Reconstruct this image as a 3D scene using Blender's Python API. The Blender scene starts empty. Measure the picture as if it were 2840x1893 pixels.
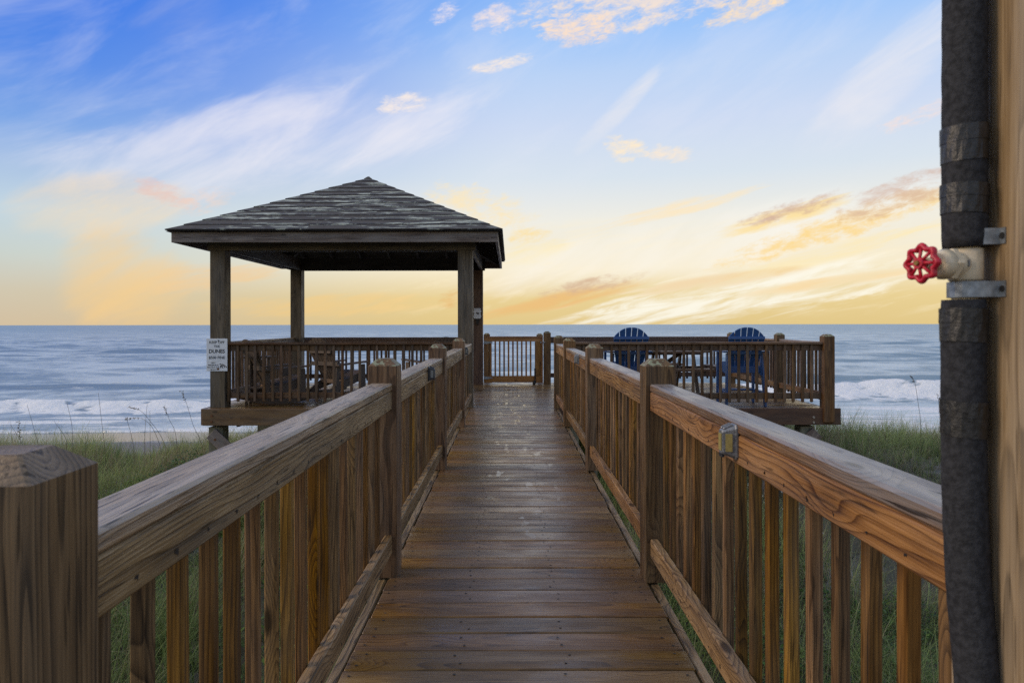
import bpy, bmesh, math, random
import numpy as np
from mathutils import Vector, Matrix, Euler

R = math.radians
random.seed(7)
rng = np.random.default_rng(11)
scene = bpy.context.scene
COL = scene.collection

# ------------------------------------------------------------------ camera
CAM_H = 1.23
FPX, CX, CY = 1893.0, 1416.0, 899.0          # focal length and vanishing point in photo pixels
cam_d = bpy.data.cameras.new('camera')
cam = bpy.data.objects.new('camera', cam_d)
COL.objects.link(cam)
cam.location = (0, 0, CAM_H)
cam.rotation_euler = (R(90), R(0.08), 0)
cam_d.sensor_width = 36
cam_d.lens = 24
cam_d.shift_x = (1420 - CX) / 2840
cam_d.shift_y = -(946.5 - CY) / 2840
cam_d.clip_start = 0.02
cam_d.clip_end = 30000
cam_d.dof.use_dof = True
cam_d.dof.focus_distance = 6.0
cam_d.dof.aperture_fstop = 9.0
scene.camera = cam


def P(sx, sy, D):
    """photo pixel at depth D (m along the view) -> world point"""
    return Vector(((sx - CX) * D / FPX, D, CAM_H - (sy - CY) * D / FPX))


# ------------------------------------------------------------------ node helper
class NT:
    def __init__(self, tree):
        self.t = tree

    def n(self, kind, **kw):
        nd = self.t.nodes.new(kind)
        for k, v in kw.items():
            setattr(nd, k, v)
        return nd

    def put(self, sock, v):
        if v is None:
            return
        if isinstance(v, bpy.types.NodeSocket):
            self.t.links.new(v, sock)
        else:
            if isinstance(v, (tuple, list)) and len(v) == 3 and sock.type == 'RGBA':
                v = tuple(v) + (1.0,)
            sock.default_value = v

    def m(self, op, a, b=None, c=None, clamp=False):
        nd = self.n('ShaderNodeMath', operation=op, use_clamp=clamp)
        self.put(nd.inputs[0], a)
        self.put(nd.inputs[1], b)
        if c is not None:
            self.put(nd.inputs[2], c)
        return nd.outputs[0]

    def v(self, op, a, b=None):
        nd = self.n('ShaderNodeVectorMath', operation=op)
        self.put(nd.inputs[0], a)
        if b is not None:
            self.put(nd.inputs[3 if op == 'SCALE' else 1], b)
        return nd.outputs['Value' if op in ('LENGTH', 'DOT_PRODUCT') else 'Vector']

    def xyz(self, a):
        nd = self.n('ShaderNodeSeparateXYZ')
        self.put(nd.inputs[0], a)
        return nd.outputs

    def vec(self, x=0.0, y=0.0, z=0.0):
        nd = self.n('ShaderNodeCombineXYZ')
        for i, q in enumerate((x, y, z)):
            self.put(nd.inputs[i], q)
        return nd.outputs[0]

    def noise(self, vec, scale=1.0, detail=3.0, rough=0.5, dist=0.0):
        nd = self.n('ShaderNodeTexNoise')
        self.put(nd.inputs['Vector'], vec)
        nd.inputs['Scale'].default_value = scale
        nd.inputs['Detail'].default_value = detail
        nd.inputs['Roughness'].default_value = rough
        nd.inputs['Distortion'].default_value = dist
        return nd.outputs['Fac']

    def sm(self, x, lo, hi, a=0.0, b=1.0):
        nd = self.n('ShaderNodeMapRange', interpolation_type='SMOOTHSTEP')
        self.put(nd.inputs[0], x)
        for i, q in enumerate((lo, hi, a, b)):
            self.put(nd.inputs[1 + i], q)
        return nd.outputs[0]

    def mix(self, f, a, b, mode='MIX'):
        nd = self.n('ShaderNodeMix', data_type='RGBA', blend_type=mode)
        self.put(nd.inputs[0], f)
        self.put(nd.inputs[6], a)
        self.put(nd.inputs[7], b)
        return nd.outputs[2]

    def ramp(self, f, stops, interp='LINEAR'):
        nd = self.n('ShaderNodeValToRGB')
        cr = nd.color_ramp
        cr.interpolation = interp
        while len(cr.elements) < len(stops):
            cr.elements.new(0.5)
        for e, (p, c) in zip(cr.elements, stops):
            e.position = p
            e.color = tuple(c) + (1.0,)
        self.put(nd.inputs[0], f)
        return nd.outputs[0]


def srgb(r, g, b):
    f = lambda c: (c / 255 / 12.92) if c / 255 <= 0.04045 else ((c / 255 + 0.055) / 1.055) ** 2.4
    return (f(r), f(g), f(b))


# ------------------------------------------------------------------ world: dawn sky
world = bpy.data.worlds.new('World')
scene.world = world
world.use_nodes = True
wt = world.node_tree
wt.nodes.clear()
W = NT(wt)
out = W.n('ShaderNodeOutputWorld')
bg = W.n('ShaderNodeBackground')
wt.links.new(bg.outputs[0], out.inputs[0])
SUN_AZ, SUN_EL = R(-96), R(25)              # soft light reaching the rails from behind-left
sky = W.n('ShaderNodeTexSky', sky_type='NISHITA')
sky.sun_disc = False
sky.sun_elevation = SUN_EL
sky.sun_rotation = SUN_AZ
sky.dust_density = 2.0
tcw = W.n('ShaderNodeTexCoord')
dx, dy, dz = W.xyz(tcw.outputs['Generated'])
az = W.m('ARCTAN2', dx, dy)
el = W.m('ARCSINE', dz)
eln = W.m('DIVIDE', el, 0.5236, clamp=True)            # 0..30 degrees -> 0..1


def deg(*s):
    return [(d / 30.0, srgb(*c)) for d, c in s]


right = W.ramp(eln, deg((0, (226, 200, 138)), (2.2, (234, 210, 150)), (4.6, (248, 236, 206)), (8.5, (240, 238, 228)),
                        (12, (217, 228, 238)), (16, (205, 219, 243)), (20, (186, 211, 246)), (23, (158, 198, 250)), (30, (105, 168, 248))))
left = W.ramp(eln, deg((0, (208, 190, 165)), (2.5, (205, 198, 180)), (5, (196, 208, 205)), (8, (190, 212, 226)), (11, (165, 192, 228)),
                       (14, (118, 163, 230)), (18, (82, 138, 230)), (22, (66, 126, 230)), (30, (52, 112, 226))))
hl_ = W.v('NORMALIZE', W.vec(dx, dy, 0.0))
lf_ = W.v('DOT_PRODUCT', hl_, (math.sin(R(-58)), math.cos(R(-58)), 0.0))
lf_ = W.m('ADD', lf_, W.m('MULTIPLY', el, 0.28))
fl = W.sm(lf_, 1.05, 0.58)
skyc = W.mix(fl, left, right)
# high sky (above the picture): pale tone added for fill light over physical sky
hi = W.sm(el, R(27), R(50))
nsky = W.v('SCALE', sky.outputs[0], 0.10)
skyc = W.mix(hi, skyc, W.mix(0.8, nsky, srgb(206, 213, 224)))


# streaked noises shared by all clouds (rotated so that streaks climb to the right)
def streak(angle, sx, sy, seed, detail=5.0, rough=0.6, dist=0.3):
    c, s = math.cos(angle), math.sin(angle)
    u = W.m('ADD', W.m('MULTIPLY', az, c), W.m('MULTIPLY', el, s))
    v = W.m('ADD', W.m('MULTIPLY', az, -s), W.m('MULTIPLY', el, c))
    return W.noise(W.vec(W.m('MULTIPLY', u, sx), W.m('MULTIPLY', v, sy), seed), 1.0, detail, rough, dist)


def stretch(n, k):
    return W.m('MULTIPLY_ADD', n, k, 0.5 - 0.5 * k)


nz = {'puff': stretch(streak(R(10), 34, 86, 1.7, 6.0, 0.68, 0.3), 2.8),
      'streak': stretch(streak(R(13), 9, 70, 5.1, 6.0, 0.66, 0.5), 2.2),
      'high': stretch(streak(R(28), 5, 17, 9.4, 5.0, 0.60, 0.35), 1.7)}
azel = W.vec(az, el, 0.0)
# thin cirrus veil
cir = W.m('MULTIPLY', W.sm(nz['high'], 0.35, 0.95), W.sm(el, R(6), R(16)))
skyc = W.mix(W.m('MULTIPLY', cir, 0.26), skyc, srgb(232, 234, 244))
low = W.m('MULTIPLY', W.sm(nz['streak'], 0.42, 0.95), W.m('MULTIPLY', W.sm(el, R(0.3), R(1.6)), W.sm(el, R(10.5), R(5.0))))
skyc = W.mix(W.m('MULTIPLY', W.m('MULTIPLY', low, 0.62), W.sm(az, -0.3, 0.05)), skyc, srgb(255, 240, 206))


def cloud(px, py, hl, hh, ang, colr, amt, tex='puff', lo=0.42, hi_=0.6):
    """px,py,hl,hh in 2352-wide picture units -> a patch of sky at a fixed bearing and height"""
    global skyc
    u0 = (px / 0.8283 - CX) / FPX
    a0 = math.atan(u0)
    e0 = math.atan((CY - py / 0.8283) / FPX / math.sqrt(1 + u0 * u0))
    k = 0.000638 * math.cos(a0)
    mp = W.n('ShaderNodeMapping', vector_type='TEXTURE')
    W.put(mp.inputs['Vector'], azel)
    mp.inputs['Location'].default_value = (a0, e0, 0)
    mp.inputs['Rotation'].default_value = (0, 0, R(ang))
    mp.inputs['Scale'].default_value = (hl * k * 1.25, hh * k * 1.25, 1)
    r2 = W.v('DOT_PRODUCT', mp.outputs[0], mp.outputs[0])
    t = W.m('MULTIPLY_ADD', W.sm(r2, 2.2, 0.0), 1.0, nz[tex])
    soft = {'puff': (0.92, 1.95), 'streak': (0.98, 1.75), 'high': (0.85, 1.9)}[tex]
    f = W.m('MULTIPLY', W.sm(t, soft[0], soft[1], 0.0, amt), W.sm(r2, 2.1, 0.9))
    skyc = W.mix(f, skyc, srgb(*colr))


cloud(640, 335, 380, 90, 12, (250, 244, 246), 0.6, 'high', 0.4, 0.7)
cloud(235, 470, 150, 60, 8, (250, 222, 180), 0.75, 'high', 0.38, 0.72)
cloud(295, 650, 110, 95, -30, (250, 208, 140), 0.72, 'high', 0.36, 0.75)
cloud(480, 640, 140, 26, 6, (246, 206, 150), 0.6, 'streak')
cloud(385, 445, 60, 20, -18, (236, 196, 182), 0.6)
cloud(470, 460, 55, 22, 20, (246, 216, 196), 0.5)
cloud(1440, 14, 200, 42, 4, (255, 232, 208), 0.85, 'puff', 0.40, 0.56)
cloud(1330, 65, 75, 28, 0, (255, 226, 200), 0.9, 'puff', 0.42, 0.56)
cloud(1735, 8, 95, 24, 16, (255, 228, 192), 0.95, 'puff', 0.40, 0.55)
cloud(1135, 45, 42, 24, 20, (252, 232, 222), 0.8)
cloud(1020, 30, 34, 14, 25, (252, 236, 232), 0.8)
cloud(1160, 145, 62, 11, 12, (255, 238, 222), 0.85)
cloud(925, 236, 48, 18, 8, (255, 240, 228), 0.8)
cloud(1415, 262, 105, 20, 42, (246, 240, 236), 0.75, 'high', 0.3, 0.6)
cloud(1440, 345, 42, 22, -12, (255, 236, 206), 0.95)
cloud(1535, 355, 46, 18, -4, (252, 234, 212), 0.85)
cloud(1100, 470, 100, 34, -16, (254, 232, 186), 0.8)
cloud(1215, 540, 40, 16, 6, (254, 226, 160), 0.8)
cloud(1230, 580, 70, 26, 8, (254, 234, 176), 0.6, 'streak')
cloud(1600, 560, 420, 60, 9, (254, 250, 242), 0.6, 'high', 0.3, 0.6)
cloud(1690, 680, 330, 46, 8, (255, 252, 238), 0.85, 'streak', 0.38, 0.6)
cloud(1560, 480, 150, 14, 12, (255, 232, 190), 0.75, 'streak')
cloud(1800, 498, 120, 18, 13, (254, 224, 150), 0.85, 'streak')
cloud(1825, 480, 90, 15, 14, (206, 172, 156), 0.8, 'puff', 0.38, 0.56)
cloud(1960, 510, 250, 26, 17, (254, 218, 140), 0.9, 'puff')
cloud(2070, 448, 120, 30, 16, (214, 184, 168), 0.75, 'puff')
cloud(1880, 590, 200, 16, 14, (255, 234, 178), 0.7, 'streak')
cloud(1290, 688, 170, 17, 12, (236, 188, 118), 0.85, 'streak', 0.36, 0.56)
cloud(1360, 655, 90, 14, 10, (214, 180, 150), 0.8, 'puff', 0.38, 0.56)
cloud(1640, 648, 160, 14, 8, (240, 205, 150), 0.7, 'streak')
cloud(1900, 650, 170, 12, 8, (246, 208, 138), 0.7, 'streak')
cloud(1050, 682, 34, 18, 14, (232, 186, 120), 0.8)
cloud(760, 700, 240, 22, 3, (248, 206, 132), 0.5, 'streak')
cloud(2040, 170, 190, 55, 38, (238, 236, 240), 0.7, 'high', 0.3, 0.65)
cloud(2110, 268, 70, 16, 16, (250, 226, 216), 0.8)
cloud(420, 20, 110, 40, 30, (150, 170, 226), 0.7, 'high')
# below the horizon the world is only ever seen by light bouncing under things
skyc = W.mix(W.sm(el, R(-0.02), R(-0.6)), skyc, (0.10, 0.13, 0.17))
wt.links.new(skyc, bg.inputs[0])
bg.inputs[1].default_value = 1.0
world.cycles.sampling_method = 'MANUAL'
world.cycles.sample_map_resolution = 512

# ------------------------------------------------------------------ sun
sl = bpy.data.lights.new('sun', 'SUN')
sl.energy = 2.0
sl.angle = R(24)
sl.color = (1.0, 0.79, 0.55)
sun = bpy.data.objects.new('sun', sl)
COL.objects.link(sun)
sd = Vector((math.sin(SUN_AZ) * math.cos(SUN_EL), math.cos(SUN_AZ) * math.cos(SUN_EL), math.sin(SUN_EL)))
sun.rotation_euler = sd.to_track_quat('Z', 'Y').to_euler()

scene.view_settings.view_transform = 'Standard'
scene.view_settings.look = 'None'
scene.view_settings.exposure = 0.0
scene.view_settings.gamma = 1.0
scene.view_settings.use_curve_mapping = False
scene.cycles.max_bounces = 4
scene.cycles.diffuse_bounces = 3
scene.cycles.glossy_bounces = 2
scene.cycles.use_denoising = False

# ------------------------------------------------------------------ materials
MATS = {}


def mat_base(name):
    mt = bpy.data.materials.new(name)
    mt.use_nodes = True
    T = NT(mt.node_tree)
    b = mt.node_tree.nodes['Principled BSDF']
    MATS[name] = mt
    return mt, T, b


def wood(name, dark, mid, light, grey=(0.16, 0.15, 0.145), grey_amt=0.3, rough=(0.35, 0.6), ring=0.0075, bump=0.35,
         lichen=0.0, lichen_col=(0.30, 0.34, 0.26), vary=0.35, rw=0.34, crack=0.0, knots=True, topgrey=0.0, wetspots=False, spec=0.45):
    mt, T, b = mat_base(name)
    tc = T.n('ShaderNodeTexCoord')
    oi = T.n('ShaderNodeObjectInfo')
    wn = T.n('ShaderNodeTexWhiteNoise', noise_dimensions='1D')
    T.put(wn.inputs['W'], T.m('MULTIPLY', oi.outputs['Random'], 913.7))
    rx, ry, rz = T.xyz(wn.outputs['Color'])
    x, y, z = T.xyz(tc.outputs['Object'])
    x2 = T.m('ADD', x, T.m('MULTIPLY', rx, 60.0))
    pw = T.vec(T.m('MULTIPLY', x2, 0.95), T.m('MULTIPLY', T.m('ADD', y, T.m('MULTIPLY', ry, 9)), 7.0), T.m('MULTIPLY', z, 7.0))
    w1 = T.noise(pw, 1.0, 2.0, 0.5, 0.3)
    w2 = T.noise(T.v('ADD', pw, (7.1, 3.3, 1.9)), 1.0, 2.0, 0.5, 0.3)
    yy = T.m('ADD', T.m('ADD', y, T.m('MULTIPLY', T.m('SUBTRACT', ry, 0.5), 0.12)), T.m('MULTIPLY', T.m('SUBTRACT', w1, 0.5), 0.085))
    zz = T.m('ADD', T.m('ADD', z, T.m('ADD', T.m('MULTIPLY', rz, 0.06), 0.02)), T.m('MULTIPLY', T.m('SUBTRACT', w2, 0.5), 0.085))
    r = T.m('SQRT', T.m('ADD', T.m('MULTIPLY', yy, yy), T.m('MULTIPLY', zz, zz)))
    if knots:
        vo = T.n('ShaderNodeTexVoronoi', feature='F1')
        T.put(vo.inputs['Vector'], T.vec(T.m('MULTIPLY', x2, 1.9), T.m('MULTIPLY', T.m('ADD', y, ry), 5.5), T.m('MULTIPLY', T.m('ADD', z, rz), 5.5)))
        vo.inputs['Scale'].default_value = 1.0
        kd = vo.outputs['Distance']
        knot = T.sm(kd, 0.11, 0.05)
        r = T.m('ADD', r, T.m('MULTIPLY', T.sm(kd, 0.38, 0.0), 0.05))
    else:
        knot = 0.0
    s = T.m('FRACT', T.m('ADD', T.m('DIVIDE', r, ring), T.m('MULTIPLY', w2, 1.6)))
    s = T.m('MULTIPLY', T.m('POWER', s, 2.6), T.sm(s, 1.0, 0.90))
    fine = T.noise(T.vec(T.m('MULTIPLY', x2, 6.0), T.m('MULTIPLY', y, 260.0), T.m('MULTIPLY', z, 260.0)), 1.0, 3.0, 0.6)
    broad = T.noise(T.vec(T.m('MULTIPLY', x2, 2.4), T.m('MULTIPLY', y, 14.0), T.m('MULTIPLY', z, 14.0)), 1.0, 3.0, 0.55)
    fine = T.m('MULTIPLY_ADD', fine, 1.9, -0.45)
    broad = T.m('MULTIPLY_ADD', broad, 1.5, -0.25)
    g = T.m('ADD', T.m('ADD', T.m('MULTIPLY', s, rw), T.m('MULTIPLY', fine, 0.38)), T.m('MULTIPLY', broad, 0.55))
    col = T.ramp(g, [(0.30, light), (0.52, mid), (0.86, dark)])
    # weathering; topgrey mixes wear with sky sheen painted on upward faces
    wx = T.noise(T.vec(T.m('MULTIPLY', x2, 1.1), T.m('MULTIPLY', y, 10.0), T.m('MULTIPLY', z, 10.0)), 1.3, 4.0, 0.6)
    gf = T.m('MULTIPLY', T.sm(wx, 0.38, 0.66), grey_amt)
    geo = T.n('ShaderNodeNewGeometry')
    nzz = T.xyz(geo.outputs['Normal'])[2]
    if topgrey:
        gf = T.m('ADD', gf, T.m('MULTIPLY', T.sm(nzz, 0.35, 0.85), topgrey), clamp=True)
    gcol = T.mix(T.m('MULTIPLY', s, 0.55), grey, tuple(q * 0.45 for q in grey))
    col = T.mix(gf, col, gcol)
    hsv = T.n('ShaderNodeHueSaturation')
    T.put(hsv.inputs['Hue'], T.m('ADD', 0.5, T.m('MULTIPLY', T.m('SUBTRACT', ry, 0.5), 0.014)))
    T.put(hsv.inputs['Saturation'], T.m('ADD', 1.0, T.m('MULTIPLY', T.m('SUBTRACT', rz, 0.5), vary)))
    T.put(hsv.inputs['Value'], T.m('ADD', 1.0, T.m('MULTIPLY', T.m('SUBTRACT', rx, 0.5), vary * 2.0)))
    T.put(hsv.inputs['Color'], col)
    col = hsv.outputs[0]
    if knots:
        col = T.mix(T.m('MULTIPLY', knot, 0.8), col, tuple(q * 0.35 for q in dark))
    if crack:
        ck = T.noise(T.vec(T.m('MULTIPLY', x2, 5.0), T.m('MULTIPLY', y, 95.0), T.m('MULTIPLY', z, 95.0)), 1.0, 2.0, 0.5)
        ckf = T.m('MULTIPLY', T.sm(ck, 0.625, 0.68), crack)
        col = T.mix(ckf, col, tuple(q * 0.3 for q in dark))
    rgh = T.sm(broad, 0.2, 0.8, rough[0], rough[1])
    bmpf = bump
    if lichen:
        ln = T.noise(tc.outputs['Object'], 38.0, 5.0, 0.65)
        lf = T.m('MULTIPLY', T.sm(ln, 0.47, 0.56), T.m('MULTIPLY', T.sm(nzz, 0.2, 0.6), lichen))
        col = T.mix(lf, col, lichen_col)
        rgh = T.m('ADD', rgh, T.m('MULTIPLY', lf, 0.3))
    if wetspots:
        wp = T.n('ShaderNodeNewGeometry').outputs['Position']
        px, py, pz = T.xyz(wp)
        sp = T.noise(T.vec(T.m('MULTIPLY', px, 2.6), T.m('MULTIPLY', py, 3.4), 0.0), 1.0, 3.0, 0.55)
        wet = T.sm(sp, 0.46, 0.62)
        rgh = T.m('SUBTRACT', rgh, T.m('MULTIPLY', wet, 0.14))
        ft = T.noise(T.vec(T.m('MULTIPLY', px, 6.5), T.m('MULTIPLY', py, 2.6), 4.0), 1.0, 3.0, 0.6)
        pud = T.m('MULTIPLY', T.sm(ft, 0.595, 0.64), T.m('MULTIPLY', T.sm(T.m('ABSOLUTE', T.m('SUBTRACT', px, 0.05)), 0.42, 0.2), T.sm(py, 3.2, 4.6)))
        rgh = T.m('ADD', T.m('MULTIPLY', rgh, T.m('SUBTRACT', 1.0, pud)), T.m('MULTIPLY', pud, 0.10))
        # beads of water
        bd = T.noise(wp, 110.0, 2.0, 0.5)
        bead = T.m('MULTIPLY', T.sm(bd, 0.60, 0.70), T.sm(sp, 0.40, 0.55))
    bp = T.n('ShaderNodeBump')
    bp.inputs['Strength'].default_value = bmpf
    bp.inputs['Distance'].default_value = 0.004
    hgt = T.m('ADD', T.m('MULTIPLY', T.m('SUBTRACT', 1.0, s), 0.35), T.m('MULTIPLY', fine, -0.4))
    if wetspots:
        hgt = T.m('ADD', T.m('MULTIPLY', hgt, T.m('SUBTRACT', 1.0, T.m('MULTIPLY', pud, 0.85))), T.m('MULTIPLY', bead, 0.5))
    T.put(bp.inputs['Height'], hgt)
    T.put(b.inputs['Normal'], bp.outputs[0])
    T.put(b.inputs['Base Color'], col)
    T.put(b.inputs['Roughness'], rgh)
    b.inputs['Specular IOR Level'].default_value = spec
    return mt


wood('w_deck', (0.048, 0.024, 0.008), (0.165, 0.09, 0.033), (0.25, 0.148, 0.058), grey=(0.11, 0.085, 0.07), grey_amt=0.22,
     rough=(0.30, 0.46), bump=0.20, vary=0.35, wetspots=True, spec=0.42, ring=0.009)
wood('w_rail_warm', (0.055, 0.022, 0.007), (0.23, 0.118, 0.04), (0.37, 0.205, 0.08), grey=(0.20, 0.175, 0.15), grey_amt=0.25,
     rough=(0.4, 0.6), bump=0.7, ring=0.014, vary=0.2, rw=0.4, crack=0.6, spec=0.3)
wood('w_cap_warm', (0.055, 0.027, 0.013), (0.165, 0.088, 0.042), (0.27, 0.155, 0.08), grey=(0.3, 0.295, 0.295), grey_amt=0.45,
     rough=(0.32, 0.5), bump=0.6, ring=0.011, topgrey=0.5, vary=0.2, rw=0.38, crack=0.9)
wood('w_rail_grey', (0.042, 0.023, 0.008), (0.205, 0.12, 0.047), (0.35, 0.225, 0.105), grey=(0.3, 0.24, 0.18), grey_amt=0.2,
     rough=(0.4, 0.6), bump=1.0, ring=0.011, vary=0.15, rw=0.42, crack=0.8, spec=0.3)
wood('w_cap_grey', (0.048, 0.028, 0.012), (0.18, 0.108, 0.05), (0.29, 0.19, 0.1), grey=(0.42, 0.37, 0.32), grey_amt=0.35,
     rough=(0.33, 0.5), bump=1.0, ring=0.01, topgrey=0.34, vary=0.15, rw=0.42, crack=0.9)
wood('w_baluster', (0.018, 0.008, 0.0025), (0.125, 0.062, 0.017), (0.27, 0.143, 0.042), grey=(0.20, 0.17, 0.14), grey_amt=0.2,
     rough=(0.4, 0.6), bump=0.3, vary=0.36, ring=0.01, rw=0.35, crack=0.5, spec=0.25)
wood('w_post', (0.032, 0.016, 0.006), (0.12, 0.063, 0.025), (0.2, 0.115, 0.047), grey=(0.15, 0.13, 0.105), grey_amt=0.22,
     rough=(0.42, 0.62), bump=0.35, lichen=0.85, lichen_col=(0.26, 0.29, 0.20), vary=0.25, ring=0.014, crack=0.5, spec=0.28)
wood('w_post_near', (0.034, 0.019, 0.007), (0.14, 0.082, 0.034), (0.23, 0.145, 0.066), grey=(0.22, 0.18, 0.14), grey_amt=0.15,
     rough=(0.42, 0.62), bump=0.45, vary=0.1, ring=0.009, knots=False, topgrey=0.3, rw=0.45, crack=0.7, spec=0.3)
wood('w_gazebo', (0.028, 0.019, 0.01), (0.084, 0.06, 0.034), (0.135, 0.098, 0.058), grey=(0.12, 0.11, 0.095), grey_amt=0.4,
     rough=(0.5, 0.7), bump=0.35, vary=0.2, ring=0.013, crack=0.5, rw=0.4)
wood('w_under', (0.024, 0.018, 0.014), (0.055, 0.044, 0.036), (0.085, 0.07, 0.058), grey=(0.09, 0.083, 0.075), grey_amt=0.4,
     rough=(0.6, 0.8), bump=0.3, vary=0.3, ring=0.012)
wood('w_fascia', (0.05, 0.032, 0.026), (0.15, 0.108, 0.088), (0.22, 0.17, 0.14), grey=(0.22, 0.19, 0.175), grey_amt=0.7,
     rough=(0.5, 0.7), bump=0.4, vary=0.1, ring=0.013, rw=0.5, crack=0.5)
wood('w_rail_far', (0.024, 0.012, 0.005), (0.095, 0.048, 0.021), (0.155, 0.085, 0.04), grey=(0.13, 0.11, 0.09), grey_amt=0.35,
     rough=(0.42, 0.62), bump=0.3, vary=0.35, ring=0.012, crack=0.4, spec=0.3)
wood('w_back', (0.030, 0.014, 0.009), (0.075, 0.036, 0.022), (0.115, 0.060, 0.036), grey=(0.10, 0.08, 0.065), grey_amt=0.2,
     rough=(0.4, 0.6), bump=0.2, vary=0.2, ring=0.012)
wood('w_beam', (0.045, 0.024, 0.012), (0.135, 0.076, 0.034), (0.20, 0.12, 0.055), grey=(0.14, 0.11, 0.085), grey_amt=0.4,
     rough=(0.4, 0.6), bump=0.3, vary=0.15, ring=0.014)
wood('w_gate', (0.12, 0.050, 0.018), (0.30, 0.14, 0.045), (0.40, 0.20, 0.075), grey_amt=0.1, rough=(0.4, 0.6), bump=0.2, vary=0.2, ring=0.014, spec=0.3)
wood('w_tall_post', (0.07, 0.04, 0.016), (0.22, 0.14, 0.07), (0.36, 0.255, 0.15), grey=(0.44, 0.37, 0.29), grey_amt=0.4,
     rough=(0.45, 0.65), bump=0.3, ring=0.007, vary=0.05, knots=False, rw=0.3, crack=0.5)
wood('w_pile', (0.06, 0.055, 0.034), (0.14, 0.13, 0.085), (0.2, 0.19, 0.13), grey=(0.15, 0.15, 0.12), grey_amt=0.4,
     rough=(0.6, 0.8), bump=0.4, vary=0.15, ring=0.012)


def roof_mat():
    mt, T, b = mat_base('w_roof')
    tc = T.n('ShaderNodeTexCoord')
    oi = T.n('ShaderNodeObjectInfo')
    x, y, z = T.xyz(tc.outputs['Object'])
    rr = T.m('MULTIPLY', oi.outputs['Random'], 77.0)
    x2 = T.m('ADD', x, rr)
    n1 = T.noise(T.vec(T.m('MULTIPLY', x2, 1.0), T.m('MULTIPLY', y, 7.0), rr), 1.0, 5.0, 0.62, 0.3)
    fine = T.noise(T.vec(T.m('MULTIPLY', x2, 9.0), T.m('MULTIPLY', y, 160.0), z), 1.0, 3.0, 0.6)
    n2 = T.noise(T.vec(T.m('MULTIPLY', x2, 2.6), T.m('MULTIPLY', y, 18.0), T.m('ADD', rr, 4.0)), 1.0, 5.0, 0.7, 0.5)
    base = T.ramp(fine, [(0.25, (0.034, 0.030, 0.029)), (0.55, (0.070, 0.064, 0.060)), (0.8, (0.108, 0.099, 0.092))])
    base = T.mix(T.m('MULTIPLY', T.sm(n1, 0.42, 0.52), 0.45), base, (0.045, 0.05, 0.066))
    lf = T.m('MULTIPLY', T.sm(n2, 0.49, 0.525), T.sm(n1, 0.50, 0.545))
    base = T.mix(T.m('MULTIPLY', lf, 0.85), base, (0.47, 0.51, 0.44))
    base = T.mix(T.m('MULTIPLY', T.sm(n2, 0.58, 0.66), 0.7), base, (0.30, 0.33, 0.33))
    bp = T.n('ShaderNodeBump')
    bp.inputs['Strength'].default_value = 0.4
    bp.inputs['Distance'].default_value = 0.006
    T.put(bp.inputs['Height'], T.m('ADD', fine, lf))
    T.put(b.inputs['Normal'], bp.outputs[0])
    T.put(b.inputs['Base Color'], base)
    b.inputs['Roughness'].default_value = 0.75
    b.inputs['Specular IOR Level'].default_value = 0.3


roof_mat()


def plain(name, col, rough=0.5, metal=0.0, noise=0.0, nscale=40.0, bump=0.0, bscale=200.0, spec=0.5):
    mt, T, b = mat_base(name)
    tc = T.n('ShaderNodeTexCoord')
    c = col
    if noise:
        nn = T.noise(tc.outputs['Object'], nscale, 4.0, 0.6)
        c = T.mix(T.sm(nn, 0.3, 0.7), tuple(q * (1 - noise) for q in col), tuple(min(1, q * (1 + noise)) for q in col))
    T.put(b.inputs['Base Color'], c)
    b.inputs['Roughness'].default_value = rough
    b.inputs['Metallic'].default_value = metal
    b.inputs['Specular IOR Level'].default_value = spec
    if bump:
        bp = T.n('ShaderNodeBump')
        bp.inputs['Strength'].default_value = bump
        bp.inputs['Distance'].default_value = 0.002
        T.put(bp.inputs['Height'], T.noise(tc.outputs['Object'], bscale, 4.0, 0.6))
        T.put(b.inputs['Normal'], bp.outputs[0])
    return mt


plain('blue_poly', (0.016, 0.068, 0.215), 0.42, noise=0.12, nscale=60, bump=0.1, bscale=300)
plain('brown_poly', (0.10, 0.072, 0.052), 0.7, noise=0.15, nscale=50, bump=0.1, bscale=300)
plain('tan_poly', (0.20, 0.125, 0.075), 0.6, noise=0.15)
plain('foam', (0.028, 0.029, 0.033), 0.85, noise=0.45, nscale=120, bump=0.8, bscale=340, spec=0.25)
plain('tape', (0.014, 0.014, 0.015), 0.42, noise=0.6, nscale=90, bump=0.6, bscale=160)
plain('pvc', (0.64, 0.54, 0.38), 0.48, noise=0.16, nscale=70, bump=0.15, bscale=300)
plain('red_enamel', (0.46, 0.010, 0.032), 0.38, noise=0.3, nscale=220, bump=0.25, bscale=500)
plain('brass', (0.30, 0.18, 0.06), 0.4, 0.9)
plain('galvanised', (0.28, 0.31, 0.34), 0.5, 0.7, noise=0.3, nscale=90)
plain('black_hole', (0.006, 0.006, 0.006), 0.8)
plain('black_iron', (0.012, 0.011, 0.011), 0.5, 0.3)
plain('steel', (0.30, 0.29, 0.28), 0.45, 0.8, noise=0.25)
plain('rust', (0.12, 0.045, 0.012), 0.8, 0.0, noise=0.4, nscale=120)
plain('sign_white', (0.62, 0.65, 0.70), 0.35, noise=0.04, nscale=20)
plain('sign_ink', (0.014, 0.014, 0.016), 0.5)
plain('sign_grey', (0.24, 0.25, 0.27), 0.5)
plain('box_white', (0.62, 0.63, 0.67), 0.4, noise=0.04)
plain('ink_grey', (0.16, 0.16, 0.17), 0.5)
plain('light_grey_metal', (0.17, 0.18, 0.20), 0.45, 0.4, noise=0.4, nscale=120)
plain('light_dark_metal', (0.035, 0.04, 0.05), 0.4, 0.4, noise=0.3)
plain('light_lens', (0.30, 0.25, 0.09), 0.3, noise=0.15, nscale=120)
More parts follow.
